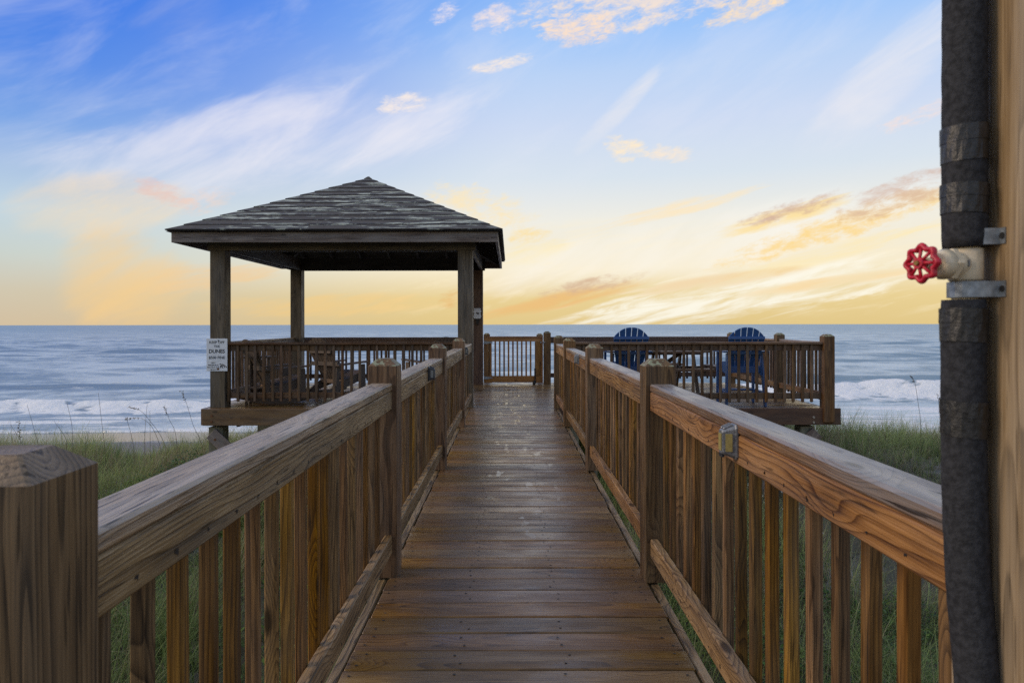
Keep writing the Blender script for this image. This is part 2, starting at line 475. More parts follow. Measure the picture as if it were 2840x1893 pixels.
plain('light_lens_dim', (0.20, 0.21, 0.20), 0.25, noise=0.15, nscale=120)
plain('nail_dark', (0.010, 0.008, 0.008), 0.6)
plain('oat_stem', (0.075, 0.060, 0.030), 0.7)
plain('oat_seed', (0.060, 0.042, 0.022), 0.75, noise=0.3)
plain('flower_white', (0.62, 0.60, 0.52), 0.7)


# ------------------------------------------------------------------ object helpers
def link(o, parent=None):
    COL.objects.link(o)
    if parent:
        o.parent = parent
    return o


def tag(o, label=None, cat=None, group=None, kind=None):
    if label:
        o['label'] = label
    if cat:
        o['category'] = cat
    if group:
        o['group'] = group
    if kind:
        o['kind'] = kind
    return o


def empty(name, loc=(0, 0, 0), rz=0.0, **kw):
    o = bpy.data.objects.new(name, None)
    o.location = loc
    o.rotation_euler = (0, 0, rz)
    o.empty_display_size = 0.1
    link(o)
    tag(o, **kw)
    return o


def mesh_obj(name, me, mat, parent=None, loc=None, mtx=None):
    o = bpy.data.objects.new(name, me)
    if mat and not me.materials:
        me.materials.append(MATS[mat])
    link(o, parent)
    if mtx is not None:
        o.matrix_local = mtx
    elif loc is not None:
        o.location = loc
    return o


def from_bm(bm, smooth=False):
    me = bpy.data.meshes.new('m')
    bmesh.ops.recalc_face_normals(bm, faces=bm.faces)
    bm.to_mesh(me)
    bm.free()
    if smooth:
        for p in me.polygons:
            p.use_smooth = True
    return me


CACHE = {}


def box_mesh(L, w, h, bev, mat, tagk=''):
    key = (round(L, 3), round(w, 4), round(h, 4), bev, mat, tagk)
    if key in CACHE:
        return CACHE[key]
    bm = bmesh.new()
    bmesh.ops.create_cube(bm, size=1.0)
    for v in bm.verts:
        v.co.x *= L
        v.co.y *= w
        v.co.z *= h
    if bev:
        bmesh.ops.bevel(bm, geom=list(bm.edges), offset=bev, segments=1, affect='EDGES', profile=0.5)
    me = from_bm(bm)
    me.materials.append(MATS[mat])
    CACHE[key] = me
    return me


def frame(p0, p1, up=(0, 0, 1)):
    p0, p1 = Vector(p0), Vector(p1)
    x = (p1 - p0).normalized()
    u = Vector(up)
    if abs(x.dot(u)) > 0.98:
        u = Vector((0, 1, 0))
    y = u.cross(x).normalized()
    z = x.cross(y)
    m = Matrix((x, y, z)).transposed().to_4x4()
    m.translation = (p0 + p1) / 2
    return m


def board(name, p0, p1, w, h, mat, parent=None, bev=0.004, up=(0, 0, 1)):
    """plank from p0 to p1; w = width across (level), h = height along up"""
    L = (Vector(p1) - Vector(p0)).length
    return mesh_obj(name, box_mesh(L, w, h, bev, mat), None, parent, mtx=frame(p0, p1, up))


def loft(bm, rings, cap0=True, cap1=True):
    vs = [[bm.verts.new(p) for p in r] for r in rings]
    n = len(vs[0])
    for a, c in zip(vs, vs[1:]):
        for i in range(n):
            bm.faces.new((a[i], a[(i + 1) % n], c[(i + 1) % n], c[i]))
    if cap0:
        bm.faces.new(vs[0][::-1])
    if cap1:
        bm.faces.new(vs[-1])


def post_mesh(h, w, mat, cap=0.034, inset=0.036, botcham=0.0):
    """post whose grain axis is local X; x=0 base, x=h top, chamfered head"""
    key = ('post', round(h, 3), w, mat, cap, botcham)
    if key in CACHE:
        return CACHE[key]
    bm = bmesh.new()
    e, c = w / 2, 0.004

    def ring(x, s):
        k = c
        pts = [(-s, -s + k), (-s + k, -s), (s - k, -s), (s, -s + k), (s, s - k), (s - k, s), (-s + k, s), (-s, s - k)]
        return [(x, p, q) for p, q in pts]
    rings = []
    if botcham:
        rings += [ring(0, e - botcham), ring(botcham, e)]
    else:
        rings += [ring(0, e)]
    if cap:
        rings += [ring(h - cap, e), ring(h, e - inset)]
    else:
        rings += [ring(h, e)]
    loft(bm, rings)
    me = from_bm(bm)
    me.materials.append(MATS[mat])
    CACHE[key] = me
    return me


UPM = Matrix(((0, 0, -1, 0), (0, 1, 0, 0), (1, 0, 0, 0), (0, 0, 0, 1)))   # local X -> world Z


def post(name, x, y, z0, h, w, mat, parent=None, rz=0.0, **kw):
    m = Matrix.Translation((x, y, z0)) @ Matrix.Rotation(rz, 4, 'Z') @ UPM
    return mesh_obj(name, post_mesh(h, w, mat, **kw), None, parent, mtx=m)


def cyl_mesh(r0, r1, h, n=16, smooth=True, bev=0.0):
    bm = bmesh.new()
    zs = [(0, r0), (h, r1)]
    if bev:
        zs = [(0, r0 - bev), (bev, r0), (h - bev, r1), (h, r1 - bev)]
    loft(bm, [[(r * math.cos(2 * math.pi * i / n), r * math.sin(2 * math.pi * i / n), z) for i in range(n)] for z, r in zs])
    me = from_bm(bm)
    if smooth:
        for p in me.polygons:
            p.use_smooth = len(p.vertices) == 4
    return me


def zto(d):
    return Vector(d).to_track_quat('Z', 'Y').to_matrix().to_4x4()


def cyl(name, p0, p1, r, mat, parent=None, r1=None, n=16, bev=0.0, smooth=True):
    p0, p1 = Vector(p0), Vector(p1)
    me = cyl_mesh(r, r if r1 is None else r1, (p1 - p0).length, n, smooth, bev)
    return mesh_obj(name, me, mat, parent, mtx=Matrix.Translation(p0) @ zto(p1 - p0))


def tube_rings(pts, radii, n=10):
    rings = []
    pts = [Vector(p) for p in pts]
    prev = None
    for i, p in enumerate(pts):
        t = (pts[min(i + 1, len(pts) - 1)] - pts[max(i - 1, 0)]).normalized()
        if prev is None:
            a = t.orthogonal().normalized()
        else:
            a = (prev - t * prev.dot(t)).normalized()
        prev = a
        b = t.cross(a)
        r = radii[i] if hasattr(radii, '__len__') else radii
        rings.append([p + (a * math.cos(2 * math.pi * k / n) + b * math.sin(2 * math.pi * k / n)) * r for k in range(n)])
    return rings


def prism(bm, poly, th, mtx):
    """2D outline in local XY extruded along local Z by th (centred), placed by mtx"""
    lo = [bm.verts.new(mtx @ Vector((x, y, -th / 2))) for x, y in poly]
    hi_ = [bm.verts.new(mtx @ Vector((x, y, th / 2))) for x, y in poly]
    n = len(poly)
    bm.faces.new(lo[::-1])
    bm.faces.new(hi_)
    for i in range(n):
        bm.faces.new((lo[i], lo[(i + 1) % n], hi_[(i + 1) % n], hi_[i]))


def prism_obj(name, poly, th, mtx, mat, parent):
    bm = bmesh.new()
    prism(bm, poly, th, Matrix.Identity(4))
    return mesh_obj(name, from_bm(bm), mat, parent, mtx=mtx)


def basis(o, x, y):
    x, y = Vector(x).normalized(), Vector(y).normalized()
    z = x.cross(y).normalized()
    y = z.cross(x)
    m = Matrix((x, y, z)).transposed().to_4x4()
    m.translation = o
    return m


def fast_mesh(name, verts, faces, cols=None, smooth=False):
    """faces: (n,k) int array, all the same size"""
    me = bpy.data.meshes.new(name)
    verts = np.asarray(verts, np.float32)
    faces = np.asarray(faces, np.int32)
    n, k = faces.shape
    me.vertices.add(len(verts))
    me.vertices.foreach_set('co', verts.ravel())
    me.loops.add(n * k)
    me.loops.foreach_set('vertex_index', faces.ravel())
    me.polygons.add(n)
    me.polygons.foreach_set('loop_start', np.arange(0, n * k, k, dtype=np.int32))
    if smooth:
        me.polygons.foreach_set('use_smooth', np.ones(n, bool))
    me.update(calc_edges=True)
    if cols is not None:
        at = me.color_attributes.new('Col', 'FLOAT_COLOR', 'POINT')
        c = np.ones((len(verts), 4), np.float32)
        c[:, :3] = cols
        at.data.foreach_set('color', c.ravel())
    return me


def hash2(ix, iy, seed):
    h = np.sin(ix * 127.1 + iy * 311.7 + seed * 74.7) * 43758.5453
    return h - np.floor(h)


def vnoise(x, y, seed=0):
    ix, iy = np.floor(x), np.floor(y)
    fx, fy = x - ix, y - iy
    fx, fy = fx * fx * (3 - 2 * fx), fy * fy * (3 - 2 * fy)
    a, b_ = hash2(ix, iy, seed), hash2(ix + 1, iy, seed)
    c, d = hash2(ix, iy + 1, seed), hash2(ix + 1, iy + 1, seed)
    return (a * (1 - fx) + b_ * fx) * (1 - fy) + (c * (1 - fx) + d * fx) * fy


def fbm(x, y, seed=0, o=4):
    s, a, t = 0, 0.5, 0
    for k in range(o):
        s = s + a * vnoise(x * 2 ** k, y * 2 ** k, seed + k)
        t += a
        a *= 0.5
    return s / t


def sstep(x, a, b):
    t = np.clip((x - a) / (b - a), 0, 1)
    return t * t * (3 - 2 * t)


# ------------------------------------------------------------------ ground
SEA = -4.8
GY = [-60, 0, 3, 6, 8.5, 10.0, 11.4, 12.6, 15, 18, 22, 26, 33, 38, 46, 60, 90]
GZ = [-2.4, -2.4, -2.3, -2.05, -1.7, -1.38, -1.12, -1.02, -1.4, -2.3, -3.4, -4.0, -4.5, -4.82, -5.3, -6.2, -8]


def ground_z(x, y):
    z = np.interp(y, GY, GZ)
    crest = np.exp(-((y - 12) / 4.0) ** 2)
    z = z - crest * (0.12 * sstep(-x, 0, 4) + 0.50 * sstep(-x, 4.6, 8.5))
    z = z + (fbm(x * 0.45, y * 0.45, 3) - 0.5) * 0.5 * sstep(-y, -24, -14)
    z = z + (fbm(x * 0.12, y * 0.12, 9) - 0.5) * 0.25
    return z


xs = np.concatenate([np.linspace(-260, -22, 60), np.linspace(-20, 20, 160), np.linspace(22, 260, 60)])
ys = np.concatenate([np.linspace(-90, 0, 30), np.linspace(0.3, 24, 110), np.linspace(24.6, 60, 60), np.linspace(64, 90, 6)])
X, Y = np.meshgrid(xs, ys)
Z = ground_z(X, Y)
nx, ny = len(xs), len(ys)
idx = np.arange(nx * ny).reshape(ny, nx)
quads = np.stack([idx[:-1, :-1], idx[:-1, 1:], idx[1:, 1:], idx[1:, :-1]], -1).reshape(-1, 4)
mt, T, b = mat_base('sand')
gp = T.n('ShaderNodeNewGeometry').outputs['Position']
px_, py_, pz_ = T.xyz(gp)
n1 = T.noise(gp, 0.9, 5.0, 0.6)
n2 = T.noise(gp, 40.0, 4.0, 0.6)
dry = T.mix(n2, (0.19, 0.185, 0.188), (0.28, 0.275, 0.28))
dirt = T.mix(n2, (0.045, 0.042, 0.030), (0.10, 0.095, 0.07))
veg = T.m('MULTIPLY', T.sm(py_, 17.0, 14.0), T.sm(n1, 0.74, 0.52))
gc = T.mix(veg, dry, dirt)
wetf = T.sm(T.m('ADD', py_, T.m('MULTIPLY', n1, 3.0)), 33.5, 35.2)
gc = T.mix(T.sm(py_, 24.0, 28.5), gc, (0.165, 0.16, 0.17))
gc = T.mix(wetf, gc, (0.15, 0.15, 0.155))
T.put(b.inputs['Base Color'], gc)
T.put(b.inputs['Roughness'], T.m('ADD', 0.9, T.m('MULTIPLY', wetf, -0.68)))
bp = T.n('ShaderNodeBump')
bp.inputs['Strength'].default_value = 0.35
bp.inputs['Distance'].default_value = 0.03
T.put(bp.inputs['Height'], T.m('MULTIPLY', n2, T.m('SUBTRACT', 1.0, wetf)))
T.put(b.inputs['Normal'], bp.outputs[0])
ground = mesh_obj('ground', fast_mesh('ground', np.stack([X, Y, Z], -1).reshape(-1, 3), quads, smooth=True), 'sand')
tag(ground, 'grey sand of the dune running down to the beach', kind='structure')

# ------------------------------------------------------------------ sea
ys = np.concatenate([np.arange(30, 72, 0.2), np.arange(72, 250, 0.8), np.geomspace(250, 14000, 120)])
ts = np.linspace(-1, 1, 460)
TT, YY = np.meshgrid(ts, ys)
XX = TT * (YY * 1.25 + 25)
ZZ = np.zeros_like(XX)
FO = np.zeros_like(XX)
# meandering unbroken swells: (distance, height, length, x range)
for y0, a, ln, xa, xb, sd_ in [(150, 0.85, 5.0, -95, 60, 1), (106, 0.34, 3.0, -42, 2, 2), (92, 0.32, 2.6, -70, -24, 3), (82, 0.34, 2.4, -30, 10, 4),
                               (74, 0.62, 2.6, 8, 70, 5), (112, 0.40, 3.2, 18, 90, 6), (205, 0.5, 6.0, -40, 160, 7), (128, 0.34, 3.4, -20, 60, 8),
                               (178, 0.4, 5.0, 30, 160, 9), (68, 0.30, 2.0, -64, -20, 10)]:
    yc = y0 + (fbm(XX / 26.0, XX * 0 + sd_, sd_, 2) - 0.5) * y0 * 0.06
    env = sstep(XX, xa, xa + 14) * sstep(-XX, -xb, -xb + 14) * (0.6 + 0.7 * fbm(XX / 11.0, XX * 0 + 3.3 * sd_, 20 + sd_, 2))
    d = YY - yc
    prof = np.where(d < 0, np.exp(-(d / (ln * 0.55)) ** 2), np.exp(-(d / (ln * 1.3)) ** 2))
    ZZ += a * env * prof
for k in range(16):                                   # long chop
    lam = 2.2 * 1.42 ** (k % 8)
    th = (random.random() - 0.5) * 1.0
    ph = random.random() * 6.28
    A = 0.009 * lam ** 0.75 * sstep(YY, 40, 64)
    A = A * (1 - sstep(YY, 160, 500))
    ZZ += A * np.sin((np.cos(th) * YY + np.sin(th) * XX) * 6.283 / lam + ph + 3 * fbm(XX / 19, YY / 19, k, 2))
# breaker
yb = 51.0 + 7.5 * sstep(XX, 4, 20) + (fbm(XX / 9.0, XX * 0, 31, 3) - 0.5) * 4.0
hb = (0.42 + 0.42 * sstep(XX, 4, 18)) * (0.55 + 0.9 * fbm(XX / 5.0, XX * 0 + 2, 33, 3))
d = YY - yb
pb = np.where(d < 0, np.exp(-(d / 1.1) ** 2), np.exp(-(d / 2.4) ** 2))
ZZ += hb * pb
lump = fbm(XX / 1.1, YY / 0.9, 40, 4)
fine_l = fbm(XX / 0.4, YY / 0.35, 47, 3)
band = sstep(d, -6.5, -2.0) * sstep(-d, -2.6 - 1.5 * (lump - 0.5), 0.4)
band = band * sstep(lump + 0.4 * band, 0.50, 0.86)
ZZ += band * (lump - 0.4) * 0.42 + band * (fine_l - 0.5) * 0.16
FO = np.maximum(FO, band)
# second, older foam line and wash towards the sand
wash = sstep(-YY, -(yb - 3.5), -(yb - 6.5)) * sstep(YY, 36, 39)
lace = fbm(XX / 4.5, YY / 0.8, 55, 5)
FO = np.maximum(FO, wash * (0.30 + 0.75 * sstep(lace, 0.42, 0.64)))
back_foam = np.exp(-((YY - yb - 9 - 10 * fbm(XX / 8, XX * 0 + 8, 71, 2)) / 3.0) ** 2) * sstep(fbm(XX / 2.2, YY / 0.8, 77, 4), 0.52, 0.66)
FO = np.maximum(FO, 0.45 * back_foam * sstep(np.abs(XX), 8, 30))
edge_y = 38.2 + (fbm(XX / 7.0, XX * 0 + 5, 90, 3) - 0.5) * 4.0 - 1.2 * sstep(-XX, 6, 22)
ZZ += np.where(YY < edge_y, -0.6, 0.0)
ZZ += 0.07 * sstep(-YY, -47, -40)
FO = np.maximum(FO, 0.9 * np.exp(-((YY - edge_y - 0.25) / 0.28) ** 2))
verts = np.stack([XX, YY, SEA + ZZ], -1).reshape(-1, 3)
h_, w_ = XX.shape
idx = np.arange(h_ * w_).reshape(h_, w_)
quads = np.stack([idx[:-1, :-1], idx[:-1, 1:], idx[1:, 1:], idx[1:, :-1]], -1).reshape(-1, 4)
fo = FO.reshape(-1)
mt, T, b = mat_base('sea')
at = T.n('ShaderNodeAttribute', attribute_name='Col')
foam = T.xyz(at.outputs['Color'])[0]
gp = T.n('ShaderNodeNewGeometry').outputs['Position']
gx, gy, gz = T.xyz(gp)
dist = T.m('MAXIMUM', gy, 30.0)
rip1 = T.noise(T.vec(T.m('MULTIPLY', gx, 0.16), T.m('MULTIPLY', gy, 0.46), 0), 1.0, 9.0, 0.70)
rip2 = T.m('MULTIPLY_ADD', T.noise(T.vec(T.m('MULTIPLY', gx, 0.05), T.m('MULTIPLY', gy, 0.045), 2.0), 1.0, 10.0, 0.82), 3.2, -1.1)
rip3 = T.noise(T.vec(T.m('MULTIPLY', gx, 0.03), T.m('MULTIPLY', gy, 0.07), 5.0), 1.0, 4.0, 0.6)
ftex = T.noise(T.vec(T.m('MULTIPLY', gx, 1.1), T.m('MULTIPLY', gy, 1.9), 6.0), 1.0, 6.0, 0.68)
hgt = T.m('ADD', T.m('MULTIPLY', rip1, 1.3), T.m('MULTIPLY', T.m('MULTIPLY', ftex, foam), 0.9))
bp = T.n('ShaderNodeBump')
bp.inputs['Strength'].default_value = 0.42
bp.inputs['Distance'].default_value = 1.0
T.put(bp.inputs['Height'], hgt)
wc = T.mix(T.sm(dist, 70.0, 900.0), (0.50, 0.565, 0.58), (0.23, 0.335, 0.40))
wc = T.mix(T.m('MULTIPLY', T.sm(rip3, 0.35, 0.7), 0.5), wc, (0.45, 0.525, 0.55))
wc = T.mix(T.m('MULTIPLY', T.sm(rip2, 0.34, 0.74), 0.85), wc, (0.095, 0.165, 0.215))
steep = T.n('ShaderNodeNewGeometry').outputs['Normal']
wc = T.mix(T.sm(T.xyz(steep)[1], -0.03, -0.22), wc, (0.085, 0.15, 0.185))  # dark reflection and deeper-water tone painted on shoreward wave faces
fz = T.noise(T.vec(T.m('MULTIPLY', gx, 1.3), T.m('MULTIPLY', gy, 3.0), 8.0), 1.0, 5.0, 0.65)
ff = T.sm(T.m('ADD', foam, T.m('MULTIPLY', T.m('SUBTRACT', fz, 0.5), 1.5)), 0.22, 0.85)
ff = T.m('MULTIPLY', ff, T.sm(foam, 0.02, 0.15))
cc = T.mix(ff, wc, (0.76, 0.78, 0.81))
df = T.n('ShaderNodeBsdfDiffuse')
gs = T.n('ShaderNodeBsdfGlossy')
mx = T.n('ShaderNodeMixShader')
T.put(df.inputs['Color'], cc)
T.put(df.inputs['Normal'], bp.outputs[0])
T.put(gs.inputs['Normal'], bp.outputs[0])
gs.inputs['Roughness'].default_value = 0.32
gs.inputs['Color'].default_value = (0.92, 0.95, 0.97, 1)
T.put(mx.inputs[0], T.m('MULTIPLY', 0.34, T.m('SUBTRACT', 1.0, ff)))
mt.node_tree.links.new(df.outputs[0], mx.inputs[1])
mt.node_tree.links.new(gs.outputs[0], mx.inputs[2])
mt.node_tree.links.new(mx.outputs[0], mt.node_tree.nodes['Material Output'].inputs[0])
mt.node_tree.nodes.remove(b)
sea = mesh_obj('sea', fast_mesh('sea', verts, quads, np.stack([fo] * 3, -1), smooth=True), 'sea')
tag(sea, 'blue grey ocean with breaking surf reaching the horizon', kind='structure')

# ------------------------------------------------------------------ boardwalk and deck platform
walk = empty('boardwalk', (0, 0, 0), label='wet brown plank walkway leading to the gazebo deck', kind='structure')
XL, XR = -0.595, 0.655
PITCH = 0.1455
y = -0.62
k = 0
DECK_Y0, DECK_Y1 = 10.06, 14.32
while y + PITCH < DECK_Y0 + 0.02:
    jl, jr, jz = random.uniform(-.006, .006), random.uniform(-.006, .006), random.uniform(-.0025, .0015)
    o = board('plank', (XL + jl, y + PITCH / 2, -0.019 + jz), (XR + jr, y + PITCH / 2 + random.uniform(-.002, .002), -0.019 + jz + random.uniform(-.0015, .0015)),
              PITCH - random.choice((.004, .005, .006)), 0.038, 'w_deck', walk, bev=0.005)
    y += PITCH
    k += 1
DECK_Y0 = y
for sx, x0 in ((-1, XL - 0.012), (1, XR + 0.012)):
    x = x0 + sx * 0.019
    board('rim_joist', (x, -0.6, -0.12), (x, 9.98, -0.12), 0.038, 0.22, 'w_rail_grey', walk)
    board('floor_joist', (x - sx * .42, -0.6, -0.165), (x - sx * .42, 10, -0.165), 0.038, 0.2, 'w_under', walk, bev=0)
bm = bmesh.new()


def nail_at(bm, x, y, z=0.0012, r=0.0048):
    n = 7
    vs = [bm.verts.new((x + r * math.cos(i * 6.283 / n) * 1.25, y + r * math.sin(i * 6.283 / n), z)) for i in range(n)]
    bm.faces.new(vs)


for i in range(k):
    yc = -0.62 + (i + .5) * PITCH
    for x in (XL + .045, -.19, .20, XR - .045):
        for dy_ in (-.035, .035):
            nail_at(bm, x + random.uniform(-.02, .02), yc + dy_ + random.uniform(-.008, .008))
nails = mesh_obj('nail_heads', from_bm(bm), 'nail_dark', walk)
nails['kind'] = 'stuff'
# piles under the walkway
for py_i in (1.5, 4.2, 6.9):
    for sx in (-1, 1):
        post('pile', sx * 0.78, py_i, -3.2, 2.98, 0.17, 'w_pile', walk, cap=0)

deck = empty('deck_platform', (0, 10, 0), label='wide wooden viewing deck on piles above the dune', kind='structure')


def dl(p):     # world -> local of an unrotated parent
    return p


DX0, DX1 = -4.50, 4.63
row = 0
y = DECK_Y0
bm = bmesh.new()
while y < DECK_Y1 - 0.05:
    cuts = [DX0, -1.9 + (row % 2) * 1.0, 1.15 + (row % 3) * 0.6, DX1]
    for a, c in zip(cuts, cuts[1:]):
        board('plank', (a + .002, y + PITCH / 2 - 10, -0.019 + random.uniform(-.002, .001)), (c - .002, y + PITCH / 2 - 10, -0.019 + random.uniform(-.002, .001)),
              PITCH - .005, 0.038, 'w_deck', deck, bev=0.005)
    for x in np.arange(DX0 + .2, DX1, .61):
        for dy_ in (-.03, .03):
            nail_at(bm, x, y + PITCH / 2 + dy_ - 10)
    y += PITCH
    row += 1
DECK_YE = y
nails = mesh_obj('nail_heads', from_bm(bm), 'nail_dark', deck)
nails['kind'] = 'stuff'
fy = DECK_Y0 - 0.021 - 10
board('fascia_beam', (DX0 - .0, fy, -0.122), (-0.60, fy, -0.122), 0.038, 0.24, 'w_beam', deck, bev=0.004)
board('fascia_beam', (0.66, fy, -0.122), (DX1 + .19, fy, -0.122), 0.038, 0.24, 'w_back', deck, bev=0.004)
board('fascia_beam', (DX0, DECK_YE + .021 - 10, -0.122), (DX1, DECK_YE + .021 - 10, -0.122), 0.038, 0.24, 'w_beam', deck)
for x in (DX0 - .021, DX1 + .021):
    board('fascia_beam', (x, DECK_Y0 - 10, -0.122), (x, DECK_YE - 10, -0.122), 0.24, 0.038, 'w_beam', deck, up=(1, 0, 0))
for x in np.arange(-4.0, 4.6, 0.8):
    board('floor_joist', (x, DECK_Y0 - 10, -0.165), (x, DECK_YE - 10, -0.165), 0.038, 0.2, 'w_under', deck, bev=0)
for x in (-4.345, -0.70, 0.90, 4.37):
    for yy_ in (0.16, 2.1, 3.95):
        post('pile', x, yy_, -3.4, 3.12, 0.21, 'w_pile', deck, cap=0)
board('brace', (-4.40, 0.03, -0.36), (-3.3, 0.03, -1.46), 0.038, 0.19, 'w_fascia', deck)
board('brace', (4.50, 0.03, -0.36), (3.4, 0.03, -1.46), 0.038, 0.19, 'w_fascia', deck)
for (x, z) in ((-4.36, -.10), (-4.365, -.185), (4.42, -.13), (4.42, -.205), (-4.33, -.45)):
    cyl('bolt', (x, fy - .018 if z > -.3 else .0, z), (x, fy - .031 if z > -.3 else -.012, z), 0.017, 'rust' if x < 0 else 'steel', deck, n=10)


# ------------------------------------------------------------------ railings
def rail_run(root, a, bq, out, mats, cap_z=0.945, cap_w=0.105, spacing=0.127, bw=0.031, first=None, post_in=0.023, lights=False):
    """one bay of railing between two posts. a,bq = (x,y) of the inner face line ends; out = outward unit (x,y)"""
    (ax, ay), (bx, by) = a, bq
    ox, oy = out
    z_cap = cap_z - 0.019
    z_top = cap_z - 0.038 - 0.0445 - 0.001
    loc = Vector(root.location)

    def p(t, o, z):
        return Vector((ax + (bx - ax) * t + ox * o, ay + (by - ay) * t + oy * o, z)) - loc
    board('cap_rail', p(0, cap_w / 2 - .002, z_cap), p(1, cap_w / 2 - .002, z_cap), cap_w, 0.038, mats[0], root, bev=0.007)
    board('top_rail', p(0, 0.019, z_top), p(1, 0.019, z_top), 0.038, 0.089, mats[1], root, bev=0.005)
    zb = 0.1645 + (cap_z - 0.945) * 0.5
    board('bottom_rail', p(0, 0.019, zb), p(1, 0.019, zb), 0.038, 0.089, mats[2], root, bev=0.005)
    L = math.hypot(bx - ax, by - ay)
    n = int((L - 0.06) / spacing)
    off = (L - (n - 1) * spacing) / 2
    if first is not None:
        off = first
        n = int((L - off - .02) / spacing) + 1
    zt = cap_z - 0.038 - 0.002
    for i in range(n):
        t = (off + i * spacing + random.uniform(-.005, .005)) / L
        c = p(t, 0.0385 + bw / 2, 0)
        h = zt - 0.085
        me = post_mesh(h, bw, mats[3], cap=0.0, botcham=0.008)
        tw = random.uniform(-.02, .02)
        m = Matrix.Translation((c.x, c.y, 0.085)) @ Matrix.Rotation(tw + random.choice((0, math.pi / 2, math.pi)), 4, 'Z') @ Matrix.Rotation(random.uniform(-.005, .005), 4, 'X') @ Matrix.Rotation(random.uniform(-.005, .005), 4, 'Y') @ UPM
        mesh_obj('baluster', me, None, root, mtx=m)


def rail_nails(root, x, ys_, zs_, sx):
    bm = bmesh.new()
    for yv in ys_:
        for zv in zs_:
            r = .0045
            vs = [bm.verts.new((x - root.location.x + sx * .0008, yv + random.uniform(-.006, .006) - root.location.y + r * math.cos(k_ * 1.047), zv + random.uniform(-.005, .005) + r * math.sin(k_ * 1.047))) for k_ in range(6)]
            bm.faces.new(vs)
    o = mesh_obj('nail_heads', from_bm(bm), 'nail_dark', root)
    o['kind'] = 'stuff'


POST_H = 1.062
# left walkway railing (inner post face x=-0.553, inner rail face x=-0.576)
rl = empty('railing', (-0.62, 3.3, 0), label='greyed wooden walkway railing leading to the gazebo, with two dark solar lights', cat='railing', group='wooden railings')
lyp = [0.78, 3.317, 5.777, 8.17]
for i, yp in enumerate(lyp):
    post('post', -0.623 - rl.location.x, yp + 0.07 - 3.3, 0.0, POST_H if i else 1.075, 0.14, 'w_post' if i else 'w_post_near', rl,
         rz=0 if i else 0.03, cap=.034 if i else .03)
GMAT = ('w_cap_grey', 'w_rail_grey', 'w_rail_grey', 'w_baluster')
WMAT = ('w_cap_warm', 'w_rail_warm', 'w_rail_warm', 'w_baluster')
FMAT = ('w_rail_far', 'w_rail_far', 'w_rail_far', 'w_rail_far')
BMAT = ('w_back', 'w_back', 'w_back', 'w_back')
for a, c in ((0.92, 3.317), (3.457, 5.777), (5.917, 8.17), (8.31, 10.13)):
    rail_run(rl, (-0.576, a), (-0.576, c), (-1, 0), GMAT)
# right walkway railing
rr = empty('railing', (0.70, 3.3, 0), label='orange brown wooden walkway railing on the side of the insulated pipe and blue chairs', cat='railing', group='wooden railings')
ryp = [3.25, 5.735, 8.20, 10.0]
for yp in ryp:
    post('post', 0.711 - .70, yp + 0.07 - 3.3, 0.0, POST_H, 0.14, 'w_post', rr)
for a, c in ((1.0, 3.25), (3.39, 5.735), (5.875, 8.20), (8.34, 10.0)):
    rail_run(rr, (0.664, a), (0.664, c), (1, 0), WMAT)

rail_nails(rl, -0.576, np.arange(1.05, 10.0, .127), (.84, .145), 1)
rail_nails(rr, 0.664, np.arange(1.15, 9.9, .127), (.84, .145), -1)
# deck railings (open deck on the right)
DZ = 0.968
r1 = empty('railing', (2.6, 10.02, 0), label='dark brown wooden railing in front of the blue chairs, under their backs', cat='railing', group='wooden railings')
post('post', 4.633 - 2.6, 9.993 - 10.02, -0.215, 1.295, 0.155, 'w_post', r1, botcham=.02)
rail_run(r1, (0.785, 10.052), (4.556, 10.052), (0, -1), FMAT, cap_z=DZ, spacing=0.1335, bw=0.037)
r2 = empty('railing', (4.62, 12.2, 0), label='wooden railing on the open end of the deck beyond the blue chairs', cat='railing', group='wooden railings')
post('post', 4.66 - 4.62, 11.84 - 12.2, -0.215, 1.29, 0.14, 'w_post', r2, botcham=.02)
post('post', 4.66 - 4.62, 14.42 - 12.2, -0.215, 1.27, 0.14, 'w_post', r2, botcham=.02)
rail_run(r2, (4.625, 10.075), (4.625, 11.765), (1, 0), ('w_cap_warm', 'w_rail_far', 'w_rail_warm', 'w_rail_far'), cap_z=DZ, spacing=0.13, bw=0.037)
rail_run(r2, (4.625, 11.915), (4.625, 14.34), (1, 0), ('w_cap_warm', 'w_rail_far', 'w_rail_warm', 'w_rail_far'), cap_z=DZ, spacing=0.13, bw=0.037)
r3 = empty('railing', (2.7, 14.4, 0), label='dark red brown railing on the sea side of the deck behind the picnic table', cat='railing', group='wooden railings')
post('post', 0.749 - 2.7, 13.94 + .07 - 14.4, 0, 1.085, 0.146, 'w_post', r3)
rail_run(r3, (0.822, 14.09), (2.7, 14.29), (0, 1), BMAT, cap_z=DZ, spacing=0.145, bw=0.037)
rail_run(r3, (2.7, 14.29), (4.58, 14.33), (0, 1), BMAT, cap_z=DZ, spacing=0.145, bw=0.037)
